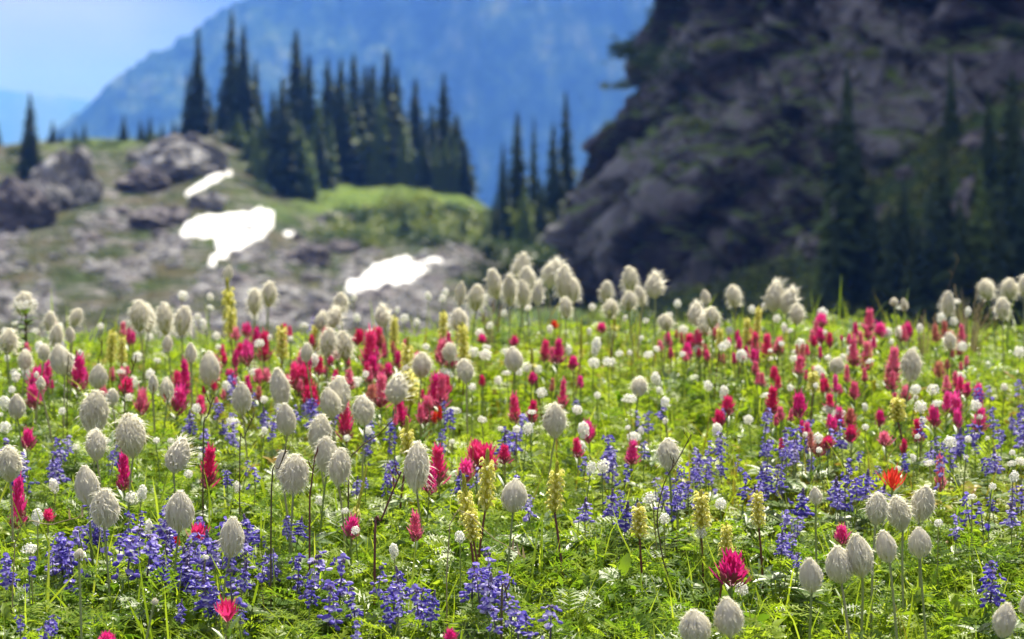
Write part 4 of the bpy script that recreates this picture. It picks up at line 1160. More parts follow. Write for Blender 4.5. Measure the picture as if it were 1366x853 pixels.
def plant(name, cat, kind, group, u, v, hpx, wpx, head_mesh, head_name, base_w, stems, lift, adj, lean=0.0, lm=None, d=None, roll=None):
    """one plant: root Empty at the soil, stem and head as parts; (u, v) is the middle of the head in the photo"""
    d = d or depth_for(v, lift)
    H = hpx * d / F; Wd = wpx * d / F
    c = at(u, v, d)
    foot = c - Vector((math.sin(lean) * H / 2, 0, math.cos(lean) * H / 2))      # where the stem meets the head
    sm, (ox, oy, _) = stems[PR.randrange(len(stems))]
    rz = PR.random() * 6.28
    off = Vector((ox * math.cos(rz) - oy * math.sin(rz), ox * math.sin(rz) + oy * math.cos(rz), 0))
    sx = foot.x - off.x; sy = foot.y - off.y
    zs = float(soil(sx, sy)) - 0.01
    L = foot.z - zs
    root = empty(name, (sx, sy, zs))
    st = link("stem", sm, root); st.rotation_euler = (0, 0, rz); st.scale = (1, 1, L + 0.004)
    hd = link(head_name, head_mesh, root); hd.location = off + Vector((0, 0, L))
    hd.rotation_euler = (PR.uniform(-.08, .08), lean, PR.random() * 6.28 if roll is None else roll)
    hd.rotation_mode = 'XYZ'
    k = Wd / (2 * base_w)
    hd.scale = (k, k, H)
    tag(root, "", cat, group)
    FLOW.append(dict(o=root, kind=kind, u=u, v=v, h=hpx, adj=adj, lm=lm, head=hd, d=d))
    return root, off, L

ADJ_P = {'smooth': ["smooth egg shaped", "plump silky"], 'narrow': ["slender silky", "narrow smooth"], 'shaggy': ["shaggy cream", "loose shaggy"], 'curly': ["curly mop topped", "tangled curly"], 'crest': ["fuzzy olive hearted", "backlit woolly"], 'windy': ["wind blown", "wispy blown"], 'bud': ["small brown hearted", "small dark"]}
def pasque(u, v, h, w, st, lm=None, lean=0.0, lift=None):
    k = PR.randrange(len(HEADS[st]))
    if v < 470 and st in ('smooth', 'curly') or (v < 440 and st in ('narrow', 'shaggy')):
        st = 'crest'; k = PR.randrange(4)
    base = {'smooth': 0.335, 'crest': 0.32, 'narrow': 0.27, 'shaggy': 0.34, 'curly': 0.34, 'windy': 0.32, 'bud': 0.21}[st]
    lift = lift if lift is not None else PR.uniform(0.10, 0.14)
    plant("pasqueflower", "seed head", "seedhead", "pasqueflower seed heads standing over the meadow", u, v, h * 0.98, w * 0.93, HEADS[st][k], "seed_head", base, STEM_P, lift,
          ADJ_P[st][k % 2], lean + PR.gauss(0, .13), lm, roll=0 if st == 'windy' else None)
def paint(u, v, h, w, col, shape=None, lm=None, n=1):
    shape = shape or ('spike' if h > w * 1.9 else 'brush')
    bw = {'brush': 0.30, 'spike': 0.20, 'slim': 0.15, 'open': 0.42}[shape]
    root, off, L = plant("paintbrush_flower", "paintbrush", "paintbrush", "paintbrush flowers among the seed heads", u, v, h, w, PAINT[(shape, col)][PR.randrange(2)], "flower_spike", bw, STEM_B, PR.uniform(0.05, 0.085),
          {'magenta': "magenta", 'crimson': "crimson", 'pink': "rose pink", 'scarlet': "scarlet", 'salmon': "faded salmon"}[col] + (" tall" if h > 46 else ""), PR.uniform(-.12, .12), lm)
    if h > 24:
        lf = link("leaf", PAINT_LEAF[PR.randrange(3)], root); lf.location = off + Vector((0, 0, L)); lf.rotation_euler = (0, 0, PR.random() * 6)
def lupine(u, v, h, w, st, lm=None):
    root, off, L = plant("lupine", "lupine", "lupine", "lupines flowering low in the meadow", u, v, h, w, LUP[st][PR.randrange(len(LUP[st]))], "flower_spike", 0.22, STEM_T, PR.uniform(0.045, 0.075),
          {'dense': "blue violet", 'budding': "dusky budding", 'sparse': "sparse violet"}[st], PR.uniform(-.22, .22), lm)
    if v > 560:
        for k in range(2):
            lf = link("leaf", PALM[PR.randrange(4)], root); lf.location = off + Vector((0, 0, max(L - PR.uniform(0.085, 0.11), 0.01))); lf.rotation_euler = (PR.uniform(-.3, .3), PR.uniform(-.3, .3), PR.random() * 6)
def bistort(u, v, h, w, st=None, lm=None):
    st = st or ('flat' if w > h * 1.25 else 'oval' if h > w * 1.25 else 'round')
    bw = {'round': 0.55, 'oval': 0.42, 'flat': 0.75}[st]
    plant("bistort", "bistort", "bistort", "white bistort heads scattered over the meadow", u, v, h, w, BIS[st][PR.randrange(len(BIS[st]))], "flower_head", bw, STEM_T, PR.uniform(0.05, 0.10),
          {'round': "round white", 'oval': "oval white", 'flat': "broad white"}[st], PR.uniform(-.4, .4), lm)
def louse(u, v, h, w, k, lean=0.0, lm=None, adj="pale yellow", lift=None):
    root, off, L = plant("lousewort", "lousewort", "lousewort", "yellow louseworts on dark red stems", u, v, h, w, LOUSE[k], "flower_spike", 0.24, STEM_R, lift or PR.uniform(0.07, 0.10), adj, lean, lm)
    lf = link("leaf", FERN[PR.randrange(3)], root); lf.location = off + Vector((0, 0, L * 0.45)); lf.rotation_euler = (0, 0, PR.random() * 6)
# ------------------------------------------------------------------ the plants of the photograph
# seed heads: column, row, height, width in photo pixels, habit, landmark name, lean
for a in [
    (240, 682, 58, 42, 'smooth', "the plump lone seedhead above the low violet lupines"), (309, 718, 58, 31, 'narrow', "the slim grey seedhead above the open paintbrush"),
    (142, 678, 55, 38, 'shaggy', "the front seedhead of the left overlapping pair"), (118, 648, 56, 33, 'smooth', "the rear seedhead of the left overlapping pair"),
    (126, 595, 45, 29, 'curly', None), (175, 583, 62, 43, 'curly', "the big tangled mop seedhead with white curls"),
    (124, 549, 58, 40, 'shaggy', "the wide shaggy seedhead above the tangled mop"), (236, 608, 50, 34, 'windy', "the seedhead with plumes blown sideways"),
    (12, 620, 50, 36, 'curly', "the seedhead cut by the left edge"), (24, 543, 36, 25, 'smooth', None),
    (373, 518, 56, 29, 'narrow', "the tall slender seedhead amid the crimson paintbrushes"), (384, 560, 46, 27, 'narrow', None), (323, 532, 46, 25, 'narrow', "the oblong seedhead left of the tall slender one"),
    (283, 492, 48, 28, 'smooth', None), (422, 578, 52, 34, 'shaggy', None), (432, 606, 52, 34, 'shaggy', "the drooping seedhead in the shaggy middle trio"), (454, 622, 50, 32, 'shaggy', None),
    (392, 632, 54, 38, 'shaggy', "the parted shaggy seedhead with yellow tip"), (376, 622, 44, 24, 'shaggy', None), (451, 527, 52, 34, 'shaggy', "the doubled seedhead beside the crimson mass"), (449, 538, 44, 27, 'smooth', None),
    (485, 547, 40, 29, 'shaggy', None), (528, 520, 42, 32, 'windy', "the frayed seedhead left of the leaning lousewort"),
    (550, 622, 66, 36, 'shaggy', "the long tousled seedhead between red paintbrushes"), (620, 496, 34, 25, 'curly', None), (685, 480, 36, 24, 'narrow', "the pale slim seedhead alone below the crest"),
    (745, 562, 50, 33, 'curly', "the frizzy seedhead under the red paintbrush tip"), (564, 488, 36, 28, 'curly', None), (683, 662, 48, 37, 'smooth', "the smooth white egg beside the yellow louseworts"),
    (893, 605, 42, 29, 'shaggy', "the lone seedhead by the bent dark stalk"), (846, 517, 30, 23, 'curly', None),
    (925, 837, 50, 41, 'smooth', "the left seedhead of the bottom pair"), (971, 824, 57, 38, 'smooth', "the right seedhead of the bottom pair"),
    (1086, 768, 50, 34, 'smooth', "the leftmost egg of the lower right group"), (1119, 754, 54, 37, 'smooth', None), (1155, 742, 62, 39, 'smooth', "the biggest egg of the lower right group"),
    (1182, 730, 47, 30, 'smooth', None), (1228, 725, 45, 29, 'smooth', "the single egg right of the biggest egg"),
    (1166, 680, 46, 32, 'curly', None), (1199, 686, 50, 34, 'curly', "the middle head of the frizzy right trio"), (1220, 671, 50, 32, 'shaggy', None),
    (1339, 828, 50, 33, 'smooth', "the egg in the bottom right corner"), (1365, 806, 40, 28, 'smooth', None),
    (437, 458, 42, 25, 'smooth', "the left twin of the backlit pair above crimson"), (460, 462, 42, 26, 'smooth', None),
    (187, 422, 44, 29, 'smooth', "the tallest of four backlit left crest heads"), (200, 426, 38, 22, 'smooth', None), (219, 426, 46, 25, 'smooth', None), (240, 429, 42, 26, 'smooth', None),
    (360, 393, 36, 21, 'narrow', "the upper head beside the tall leaning lousewort"), (341, 403, 38, 20, 'narrow', None), (297, 366, 24, 14, 'bud', "the lone brown bud standing highest over the scree"),
    (92, 481, 46, 28, 'smooth', "the creamy head crossed by a dark grass blade"), (131, 503, 36, 24, 'smooth', None), (66, 430, 30, 18, 'smooth', None), (74, 450, 36, 20, 'smooth', None),
    (95, 424, 26, 18, 'smooth', None), (95, 447, 24, 14, 'bud', None), (10, 456, 36, 27, 'smooth', None), (30, 406, 34, 28, 'curly', "the blurred white head over the bushy left plant"),
    (455, 405, 30, 20, 'curly', None), (443, 424, 32, 24, 'windy', None), (427, 428, 26, 18, 'windy', None), (510, 423, 32, 22, 'windy', None),
    (223, 459, 24, 15, 'bud', None), (254, 472, 30, 16, 'bud', None), (203, 513, 26, 14, 'bud', None), (218, 520, 34, 20, 'bud', "the spent brown head with frayed white rim"),
    (610, 392, 34, 15, 'bud', None), (634, 398, 38, 24, 'curly', "the rounded head left of the crest cluster"), (613, 428, 34, 24, 'smooth', None),
    (669, 380, 44, 23, 'smooth', None), (695, 362, 52, 28, 'curly', "the highest head of the central crest cluster"), (704, 378, 46, 25, 'shaggy', None), (700, 393, 40, 21, 'smooth', None), (686, 388, 46, 20, 'smooth', None), (717, 392, 36, 15, 'windy', None),
    (735, 366, 42, 29, 'windy', "the wind tossed head right of the central cluster"), (751, 378, 50, 25, 'curly', None), (765, 388, 36, 23, 'smooth', None), (754, 411, 30, 18, 'smooth', None),
    (805, 389, 30, 19, 'curly', None), (814, 412, 26, 21, 'curly', None), (845, 374, 38, 21, 'smooth', "the pointed tall head against the dark cliff foot"), (838, 402, 28, 21, 'curly', None), (854, 396, 30, 17, 'smooth', None), (872, 382, 36, 25, 'windy', None),
    (888, 431, 24, 20, 'smooth', None), (943, 397, 22, 14, 'bud', None), (928, 420, 34, 22, 'windy', None), (938, 432, 30, 19, 'smooth', None), (951, 424, 30, 21, 'curly', "the broad crest head left of yellow spikes"),
    (983, 396, 32, 22, 'curly', None), (1032, 396, 44, 26, 'windy', "the ragged tall head before the grey boulder"), (1051, 402, 38, 23, 'windy', None), (1062, 420, 30, 22, 'curly', None),
    (1265, 406, 36, 19, 'narrow', "the lone head beside the dry grass tuft"), (1321, 387, 30, 24, 'smooth', "the left head of the right edge crest group"), (1337, 413, 32, 22, 'smooth', None), (1346, 386, 30, 23, 'smooth', None), (1363, 381, 34, 24, 'smooth', None),
    (1216, 487, 44, 27, 'shaggy', "the shaggy head amid the pink crest paintbrushes"), (1266, 456, 26, 18, 'curly', None), (1090, 662, 26, 18, 'bud', "the spent bud left of the frizzy trio"),
    (1192, 403, 12, 11, 'bud', "the left of two tiny pods against dark firs"), (1208, 407, 18, 11, 'bud', None), (54, 512, 20, 13, 'bud', None), (105, 740, 16, 14, 'bud', None), (205, 803, 10, 9, 'bud', None)]:
    u, v, h, w, st, lm = a
    lift = None
    if v > 540: lift = PR.uniform(0.115, 0.135)
    pasque(u, v, h, w, st, lm, lift=lift)
P_EXTRA = [(57, 470, 24, 16), (305, 470, 0, 0), (408, 470, 26, 18), (30, 480, 28, 20), (150, 530, 24, 16), (300, 452, 0, 0), (600, 470, 26, 19), (1116, 487, 22, 20), (916, 632, 0, 0)]
for (u, v, h, w) in P_EXTRA:
    if h: pasque(u, v, h, w, 'shaggy')

for a in [
    (975, 758, 54, 40, 'magenta', 'brush', "the bold magenta paintbrush above the bottom pair"), (1125, 713, 32, 19, 'magenta', 'brush', "the magenta paintbrush behind the lower right group"),
    (1192, 636, 36, 27, 'scarlet', 'open', "the scarlet open paintbrush behind the frizzy trio"), (636, 605, 42, 26, 'crimson', 'brush', "the bright crimson double paintbrush at mid meadow"), (648, 612, 48, 28, 'crimson', 'brush', None), (622, 628, 36, 24, 'magenta', 'brush', None),
    (582, 620, 58, 24, 'crimson', 'spike', "the crimson spike right of the long tousled seedhead"), (674, 606, 28, 17, 'crimson', 'spike', None), (572, 640, 40, 20, 'magenta', 'spike', None),
    (25, 670, 74, 22, 'magenta', 'spike', "the tall magenta spike near the left edge"), (168, 628, 54, 19, 'magenta', 'spike', None), (274, 622, 62, 22, 'crimson', 'spike', "the tall dark crimson spike right of blown plumes"), (37, 585, 34, 19, 'magenta', 'brush', None),
    (52, 505, 40, 24, 'magenta', 'brush', None), (45, 528, 40, 22, 'magenta', 'brush', None), (62, 495, 26, 14, 'magenta', 'slim', None), (105, 497, 50, 22, 'magenta', 'spike', None), (238, 532, 44, 22, 'magenta', 'brush', "the magenta brush beside the spent brown head"), (249, 505, 56, 16, 'magenta', 'spike', None), (165, 515, 28, 20, 'crimson', 'brush', None),
    (190, 535, 40, 18, 'pink', 'brush', None), (352, 462, 42, 17, 'crimson', 'spike', None), (333, 470, 40, 19, 'magenta', 'brush', None), (378, 440, 20, 13, 'crimson', 'brush', None), (329, 440, 22, 16, 'magenta', 'brush', None),
    (410, 508, 50, 24, 'crimson', 'brush', "the crimson mass right of the tall slender seedhead"), (395, 500, 40, 22, 'crimson', 'brush', None), (420, 530, 40, 24, 'crimson', 'brush', None), (425, 488, 26, 13, 'crimson', 'spike', None), (404, 478, 28, 14, 'crimson', 'spike', None), (268, 540, 30, 14, 'crimson', 'brush', None),
    (490, 465, 56, 22, 'crimson', 'spike', None), (505, 452, 34, 15, 'crimson', 'spike', None), (476, 450, 26, 16, 'crimson', 'brush', None), (495, 488, 36, 18, 'magenta', 'brush', None), (516, 495, 26, 15, 'magenta', 'brush', None), (508, 522, 48, 22, 'pink', 'spike', None),
    (578, 524, 52, 20, 'magenta', 'spike', "the rosy spike behind the leaning lousewort"), (590, 520, 48, 18, 'pink', 'spike', None), (566, 545, 40, 20, 'pink', 'spike', None), (534, 550, 40, 20, 'magenta', 'spike', None), (460, 560, 60, 20, 'crimson', 'spike', None), (590, 468, 40, 20, 'pink', 'brush', None), (607, 475, 36, 16, 'magenta', 'spike', None),
    (470, 702, 34, 20, 'magenta', 'brush', "the magenta paintbrush left of the leaning red stem"), (552, 702, 42, 18, 'pink', 'spike', None), (305, 811, 36, 30, 'crimson', 'open', "the open crimson paintbrush low amid lupines"), (264, 708, 30, 26, 'crimson', 'open', None), (235, 722, 20, 12, 'scarlet', 'slim', None),
    (64, 687, 20, 16, 'crimson', 'brush', None), (144, 852, 22, 24, 'magenta', 'brush', None), (601, 848, 22, 18, 'magenta', 'brush', None), (785, 575, 34, 19, 'magenta', 'brush', None), (770, 597, 28, 14, 'crimson', 'spike', None), (688, 545, 42, 16, 'crimson', 'spike', "the red spike rising from lupines below the crest"), (710, 549, 32, 15, 'crimson', 'spike', None),
    (727, 468, 32, 14, 'crimson', 'spike', "the left of two dark tipped paintbrushes at centre"), (744, 468, 36, 15, 'magenta', 'spike', None), (765, 484, 22, 14, 'magenta', 'brush', None), (748, 527, 42, 12, 'crimson', 'slim', None), (840, 604, 34, 17, 'magenta', 'spike', None), (643, 452, 14, 13, 'magenta', 'brush', None), (686, 455, 18, 12, 'magenta', 'brush', None), (740, 433, 14, 10, 'scarlet', 'brush', None), (802, 437, 16, 14, 'magenta', 'brush', None),
    (1252, 632, 52, 15, 'pink', 'slim', None), (972, 540, 30, 18, 'crimson', 'brush', None), (960, 558, 28, 16, 'crimson', 'brush', None), (921, 455, 24, 16, 'crimson', 'brush', "the vivid crimson patch left of the yellow spikes"), (931, 452, 30, 15, 'crimson', 'brush', None), (915, 468, 28, 15, 'magenta', 'brush', None), (1022, 462, 36, 15, 'crimson', 'spike', None), (1027, 535, 44, 18, 'crimson', 'spike', None), (1068, 540, 40, 20, 'magenta', 'brush', None),
    (1272, 540, 40, 22, 'magenta', 'brush', "the thick magenta brush near the right edge lupines"), (1245, 555, 34, 18, 'magenta', 'brush', None), (1308, 560, 36, 18, 'magenta', 'spike', None), (1140, 470, 40, 15, 'pink', 'spike', None), (1155, 475, 46, 18, 'pink', 'spike', "the rose pink spike near the shaggy crest head"), (1192, 482, 40, 18, 'pink', 'spike', None), (1160, 428, 32, 16, 'pink', 'spike', None), (1174, 440, 24, 18, 'magenta', 'brush', None), (1211, 440, 24, 13, 'magenta', 'brush', None), (1096, 428, 24, 18, 'magenta', 'brush', None),
    (1105, 590, 20, 16, 'crimson', 'brush', None), (1137, 578, 28, 17, 'crimson', 'brush', None), (940, 648, 0, 0, 'pink', None, None), (1180, 585, 24, 18, 'pink', 'brush', None), (1228, 575, 34, 16, 'crimson', 'spike', None), (555, 478, 22, 12, 'magenta', 'brush', None), (516, 655, 0, 0, 'pink', None, None)]:
    u, v, h, w, col, sh, lm = a
    if h: paint(u, v, h * 1.05, w * 1.1, col, sh, lm)
# the thinner spread between them
def spread(zones, fn, mind=7):
    seen = []
    for (u0, u1, v0, v1, n) in zones:
        k = tries = 0
        while k < n and tries < 4000:
            tries += 1
            u, v = PR.uniform(u0, u1), PR.uniform(v0, v1)
            if any((u - a) ** 2 + (v - b_) ** 2 < mind * mind for a, b_ in seen): continue
            seen.append((u, v)); k += 1
            fn(u, v)
def sp_paint(u, v):
    if sum(f['kind'] == 'paintbrush' for f in FLOW) >= 300: return
    h = PR.uniform(17, 33) * (0.85 + 0.25 * (v - 430) / 200)
    col = PR.choices(['magenta', 'crimson', 'pink', 'salmon', 'scarlet'], [5.5, 2.6, 5, 2.2, 0.15])[0]
    paint(u, v, h, h * PR.uniform(0.36, 0.6), col, PR.choice(['brush', 'brush', 'spike', 'slim']) if h < 40 else None)
    if PR.random() < 0.45 and len([f for f in FLOW if f['kind'] == 'paintbrush']) < 290:      # a companion from the same clump
        h *= PR.uniform(0.6, 0.95)
        paint(u + PR.uniform(-13, 13), v + PR.uniform(-8, 12), h, h * PR.uniform(0.36, 0.6), col, PR.choice(['brush', 'spike', 'slim']) if h < 40 else None)
spread([(20, 290, 432, 540, 16), (280, 420, 442, 560, 16), (400, 600, 445, 560, 24), (420, 540, 455, 520, 12), (600, 800, 450, 520, 5), (860, 1100, 436, 480, 22), (980, 1300, 440, 520, 28), (1040, 1340, 500, 600, 26), (900, 1060, 520, 600, 9), (1300, 1366, 440, 560, 6), (60, 500, 560, 640, 6)], sp_paint)

# lupines: loose drifts
def drift(cu, cv, n, su, sv, size, weights=(4, 2, 4)):
    for _ in range(max(1, round(n * 1.05))):
        u, v = PR.gauss(cu, su), PR.gauss(cv, sv)
        if v > 862 or v < 425 or not -12 < u < 1378: continue
        st = PR.choices(['dense', 'budding', 'sparse'], weights)[0]
        s = size * PR.uniform(0.55, 1.0)
        lupine(u, v, s, s * PR.uniform(0.5, 0.72), st)
for a in [(50, 615, 8, 32, 14, 44), (75, 748, 9, 32, 16, 52), (120, 712, 4, 14, 12, 50), (185, 738, 8, 22, 15, 54), (175, 700, 2, 8, 6, 48), (15, 760, 2, 9, 14, 50), (265, 745, 11, 24, 24, 52), (330, 735, 12, 28, 20, 54), (290, 790, 6, 28, 18, 50), (235, 715, 4, 12, 14, 48), (60, 845, 4, 24, 8, 46),
          (430, 775, 7, 20, 16, 58), (500, 790, 7, 22, 20, 54), (545, 800, 4, 14, 18, 54), (655, 780, 7, 20, 14, 56), (705, 835, 5, 20, 10, 50), (380, 700, 3, 12, 10, 44), (155, 605, 2, 7, 8, 46), (95, 595, 2, 6, 8, 34),
          (300, 545, 8, 18, 22, 30), (385, 572, 7, 24, 20, 32), (270, 575, 4, 16, 14, 30), (430, 555, 5, 24, 16, 28), (495, 590, 5, 18, 12, 30), (520, 625, 4, 10, 12, 34), (600, 570, 4, 14, 18, 32), (680, 570, 4, 8, 16, 36), (470, 650, 3, 10, 8, 32), (320, 635, 3, 16, 8, 30),
          (690, 640, 3, 9, 16, 36), (805, 635, 8, 18, 22, 38), (820, 680, 4, 16, 10, 38), (850, 560, 4, 24, 16, 28), (900, 660, 9, 18, 28, 38), (945, 615, 12, 26, 18, 36), (1020, 645, 9, 18, 12, 38), (1060, 600, 14, 26, 18, 34), (1110, 620, 8, 26, 20, 36), (1045, 715, 4, 12, 14, 40), (1145, 660, 6, 20, 14, 38), (1075, 690, 2, 8, 10, 40),
          (1290, 610, 7, 22, 20, 38), (1340, 580, 9, 18, 26, 38), (1320, 770, 2, 5, 8, 56), (1280, 700, 3, 14, 8, 42), (1345, 690, 4, 14, 20, 40), (1335, 530, 4, 18, 12, 30), (1205, 600, 5, 26, 16, 32), (1000, 560, 4, 30, 14, 28), (620, 640, 2, 10, 8, 34), (60, 470, 3, 20, 16, 22), (420, 440, 2, 16, 10, 20), (760, 545, 2, 16, 14, 26), (1064, 745, 2, 4, 6, 34)]:
    drift(*a)

# white bistort knobs
for a in [(990, 786, 17, 17, None, "the round white knob beside the bold magenta brush"), (1188, 632, 0, 0, None, None), (14, 625, 0, 0, None, None), (20, 620, 19, 20, None, None), (176, 665, 16, 18, None, None), (187, 658, 20, 13, 'oval', None), (196, 705, 22, 10, 'oval', None), (50, 690, 20, 14, 'oval', None), (42, 732, 16, 22, None, None), (76, 648, 18, 12, 'oval', None),
          (873, 664, 16, 22, 'flat', "the broad white knob beside the bent dark stalk"), (885, 692, 14, 14, None, None), (935, 710, 16, 15, None, None), (963, 673, 15, 15, None, None), (617, 716, 16, 13, None, None), (527, 735, 20, 12, 'oval', None), (777, 573, 20, 15, 'oval', None), (776, 597, 18, 14, 'oval', None), (705, 572, 17, 14, None, None), (800, 622, 17, 17, None, None), (786, 624, 16, 13, None, None), (845, 583, 15, 21, 'flat', None), (955, 573, 17, 13, None, None),
          (1122, 552, 14, 20, 'flat', None), (1245, 520, 14, 16, None, None), (1230, 543, 15, 17, None, None), (1225, 520, 12, 15, None, None), (1278, 502, 12, 16, None, None), (1264, 590, 15, 17, None, None), (1360, 470, 14, 15, None, None), (770, 547, 12, 14, None, None), (720, 524, 13, 14, None, None), (719, 493, 11, 12, None, None), (795, 462, 22, 13, 'oval', None), (790, 485, 14, 16, None, None), (811, 483, 14, 20, 'flat', None), (840, 532, 13, 21, 'flat', None), (879, 505, 16, 12, None, None),
          (889, 537, 14, 12, None, None), (948, 515, 14, 12, None, None), (966, 525, 18, 12, 'oval', None), (990, 475, 16, 12, 'oval', None), (964, 463, 10, 12, None, None), (339, 493, 0, 0, None, None), (420, 480, 16, 12, 'oval', None), (478, 508, 10, 18, 'flat', None), (591, 498, 12, 20, 'flat', None), (630, 470, 13, 14, None, None), (648, 474, 14, 17, None, None), (641, 560, 10, 14, None, None), (605, 548, 10, 20, 'flat', None), (20, 503, 13, 12, None, None), (37, 497, 16, 11, 'oval', None), (10, 537, 18, 14, None, None), (10, 570, 14, 16, None, None), (49, 465, 18, 11, 'oval', None), (179, 510, 15, 13, None, None), (200, 500, 14, 12, None, None), (174, 530, 10, 14, None, None), (311, 563, 12, 20, 'flat', None), (363, 567, 10, 16, 'flat', None), (303, 515, 13, 11, None, None), (339, 497, 11, 13, None, None), (262, 545, 12, 12, None, None), (316, 650, 14, 11, None, None), (427, 668, 12, 11, None, None), (1085, 472, 0, 0, None, None)]:
    u, v, h, w, st, lm = a
    if h: bistort(u, v, h, w, st, lm)
def sp_bis(u, v):
    h = PR.uniform(6.5, 11)
    bistort(u, v, h * PR.uniform(0.7, 1.4), h * PR.uniform(0.8, 1.5))
spread([(0, 300, 395, 500, 24), (240, 600, 388, 470, 24), (560, 800, 395, 520, 22), (790, 1100, 395, 480, 24), (1000, 1366, 400, 500, 24), (1000, 1366, 500, 640, 28), (400, 1000, 470, 600, 18), (0, 420, 500, 620, 14), (200, 560, 600, 760, 5), (1250, 1366, 600, 700, 5)], sp_bis, 9)

# louseworts
for a in [(741, 650, 52, 25, 1, 0.05, "the upright lousewort right of the smooth white egg"), (648, 640, 62, 25, 1, 0.0, "the tallest yellow lousewort left of the white egg"), (628, 668, 54, 25, 0, 0.1, None), (632, 700, 34, 24, 2, 0.05, None), (566, 508, 56, 26, 0, 0.5, "the leaning lousewort with dark stem at mid meadow"), (543, 480, 46, 20, 1, 0.05, None), (622, 462, 48, 18, 2, 0.05, None), (614, 440, 30, 15, 2, 0.0, None),
          (318, 412, 62, 20, 1, 0.25, "the tall leaning lousewort before the scree"), (308, 428, 40, 16, 1, 0.05, None), (853, 695, 36, 24, 2, 0.0, None), (935, 680, 40, 26, 2, 0.0, "the yellow lousewort right of the bent dark stalk"), (1013, 679, 38, 20, 2, 0.05, None), (968, 721, 36, 20, 2, 0.0, None), (543, 582, 40, 22, 0, 0.0, None), (526, 442, 34, 14, 2, 0.0, None), (376, 457, 36, 18, 2, 0.0, None), (148, 462, 36, 16, 2, 0.0, None), (163, 466, 30, 13, 2, 0.0, None), (1197, 546, 26, 24, 2, 0.0, None), (591, 437, 34, 15, 2, 0.0, None), (1009, 432, 38, 12, 2, 0.0, "the yellow crest spike beside white knobs"), (820, 425, 26, 12, 3, 0.0, None), (996, 440, 26, 12, 2, 0.0, None), (420, 450, 28, 14, 2, 0.0, None), (1085, 510, 24, 18, 2, 0.0, None), (710, 478, 20, 14, 3, 0.0, None), (492, 660, 60, 12, 3, 0.5, None), (960, 452, 24, 12, 2, 0, None), (775, 452, 40, 9, 3, 0, None)]:
    louse(a[0], a[1], a[2] * 1.32, a[3] * 1.0, a[4], a[5], a[6], adj="dark budded" if a[4] == 3 else "pale yellow", lift=0.115 if 540 < a[1] < 700 and a[4] < 2 else None)

# ------------------------------------------------------------------ odd stalks, the bushy plant, dry grass
M_stalk = petal_mat("wiry dark stalk", [(0, (0.06, 0.05, 0.02)), (1, (0.12, 0.09, 0.04))], 0.05, 'object')
M_straw = petal_mat("dry grass", [(0, (0.30, 0.23, 0.12)), (0.5, (0.42, 0.35, 0.20)), (1, (0.22, 0.17, 0.09))], 0.3, 'island')
def stalk(pts, d, rad, label, mat=None):
    P = [at(u, v, d) for u, v in pts]
    foot = P[-1].copy(); foot.z = float(soil(foot.x, foot.y)) - 0.01
    Q = [p - foot for p in P] + [Vector((0, 0, 0))]
    # smooth path
    R = []
    for k in range(len(Q) - 1):
        p0, p1, p2, p3 = Q[max(k - 1, 0)], Q[k], Q[k + 1], Q[min(k + 2, len(Q) - 1)]
        for t in (0, .25, .5, .75):
            R.append(0.5 * ((2 * p1) + (p2 - p0) * t + (2 * p0 - 5 * p1 + 4 * p2 - p3) * t * t + (3 * p1 - p0 - 3 * p2 + p3) * t ** 3))
    R.append(Q[-1])
    b = MB(); b.tube(R, [rad * (0.55 + 0.5 * k / len(R)) for k in range(len(R))], 5)
    n = len(R)
    for k in range(0, max(3, n // 4)):                      # withered spikelets near the tip
        a = random.random() * 6.28
        b.ribbon([R[k], R[k] + Vector((math.cos(a) * .006, math.sin(a) * .006, .007)), R[k] + Vector((math.cos(a) * .008, math.sin(a) * .008, .014))], [.0010, .0012, .0003], Vector((-math.sin(a), math.cos(a), 0)))
    o = b.build("dry_stalk", mat or M_stalk); o.location = foot
    tag(o, label, "dry stalk", "dry stalks among the flowers")
stalk([(922, 580), (905, 612), (888, 640), (879, 672), (877, 700), (884, 745), (893, 790)], 2.72, 0.0011, "wiry dark stalk with an S bend beside the lone seedhead")
stalk([(137, 456), (134, 475), (131, 495)], 3.7, 0.0012, "short dark grass blade standing over the crest at left")
stalk([(103, 476), (98, 482), (90, 492)], 3.55, 0.0011, "dark grass blade slanting across the creamy seedhead")
stalk([(180, 485), (172, 505), (166, 530)], 3.4, 0.0011, "dark slanting blade in front of the rosy left drift")
stalk([(285, 530), (277, 555), (271, 590)], 2.95, 0.0012, "dark stalk rising between the lupines left of the oblong seedhead")
stalk([(336, 560), (325, 585), (320, 600)], 2.95, 0.0010, "dark thin stalk slanting below the oblong seedhead")
stalk([(381, 603), (372, 625), (362, 655)], 2.60, 0.0011, "dark stem crossing in front of the parted shaggy seedhead")
stalk([(524, 560), (505, 580), (478, 600), (465, 640)], 2.9, 0.0013, "brown stalk leaning across the middle trio")
stalk([(420, 610), (415, 650), (413, 690)], 2.62, 0.0013, "straight dark red stalk left of the drooping seedhead", M_stem_red)
stalk([(535, 630), (522, 660), (508, 695), (500, 712)], 2.6, 0.0017, "thick dark red stem leaning right of the shaggy trio", M_stem_red)
stalk([(677, 800), (672, 780), (669, 815)], 2.42, 0.0016, "small black withered pod hanging among the low lupines")
stalk([(700, 745), (660, 720), (600, 700)], 2.5, 0.0008, "pale straw blade lying slantwise beside the white egg's stem", M_straw)
stalk([(110, 690), (70, 700), (20, 725)], 2.5, 0.0008, "bleached grass blade arching at the left edge", M_straw)
stalk([(1278, 345), (1262, 395), (1250, 440)], 4.6, 0.0011, "tall dry blade against the dark firs at right")

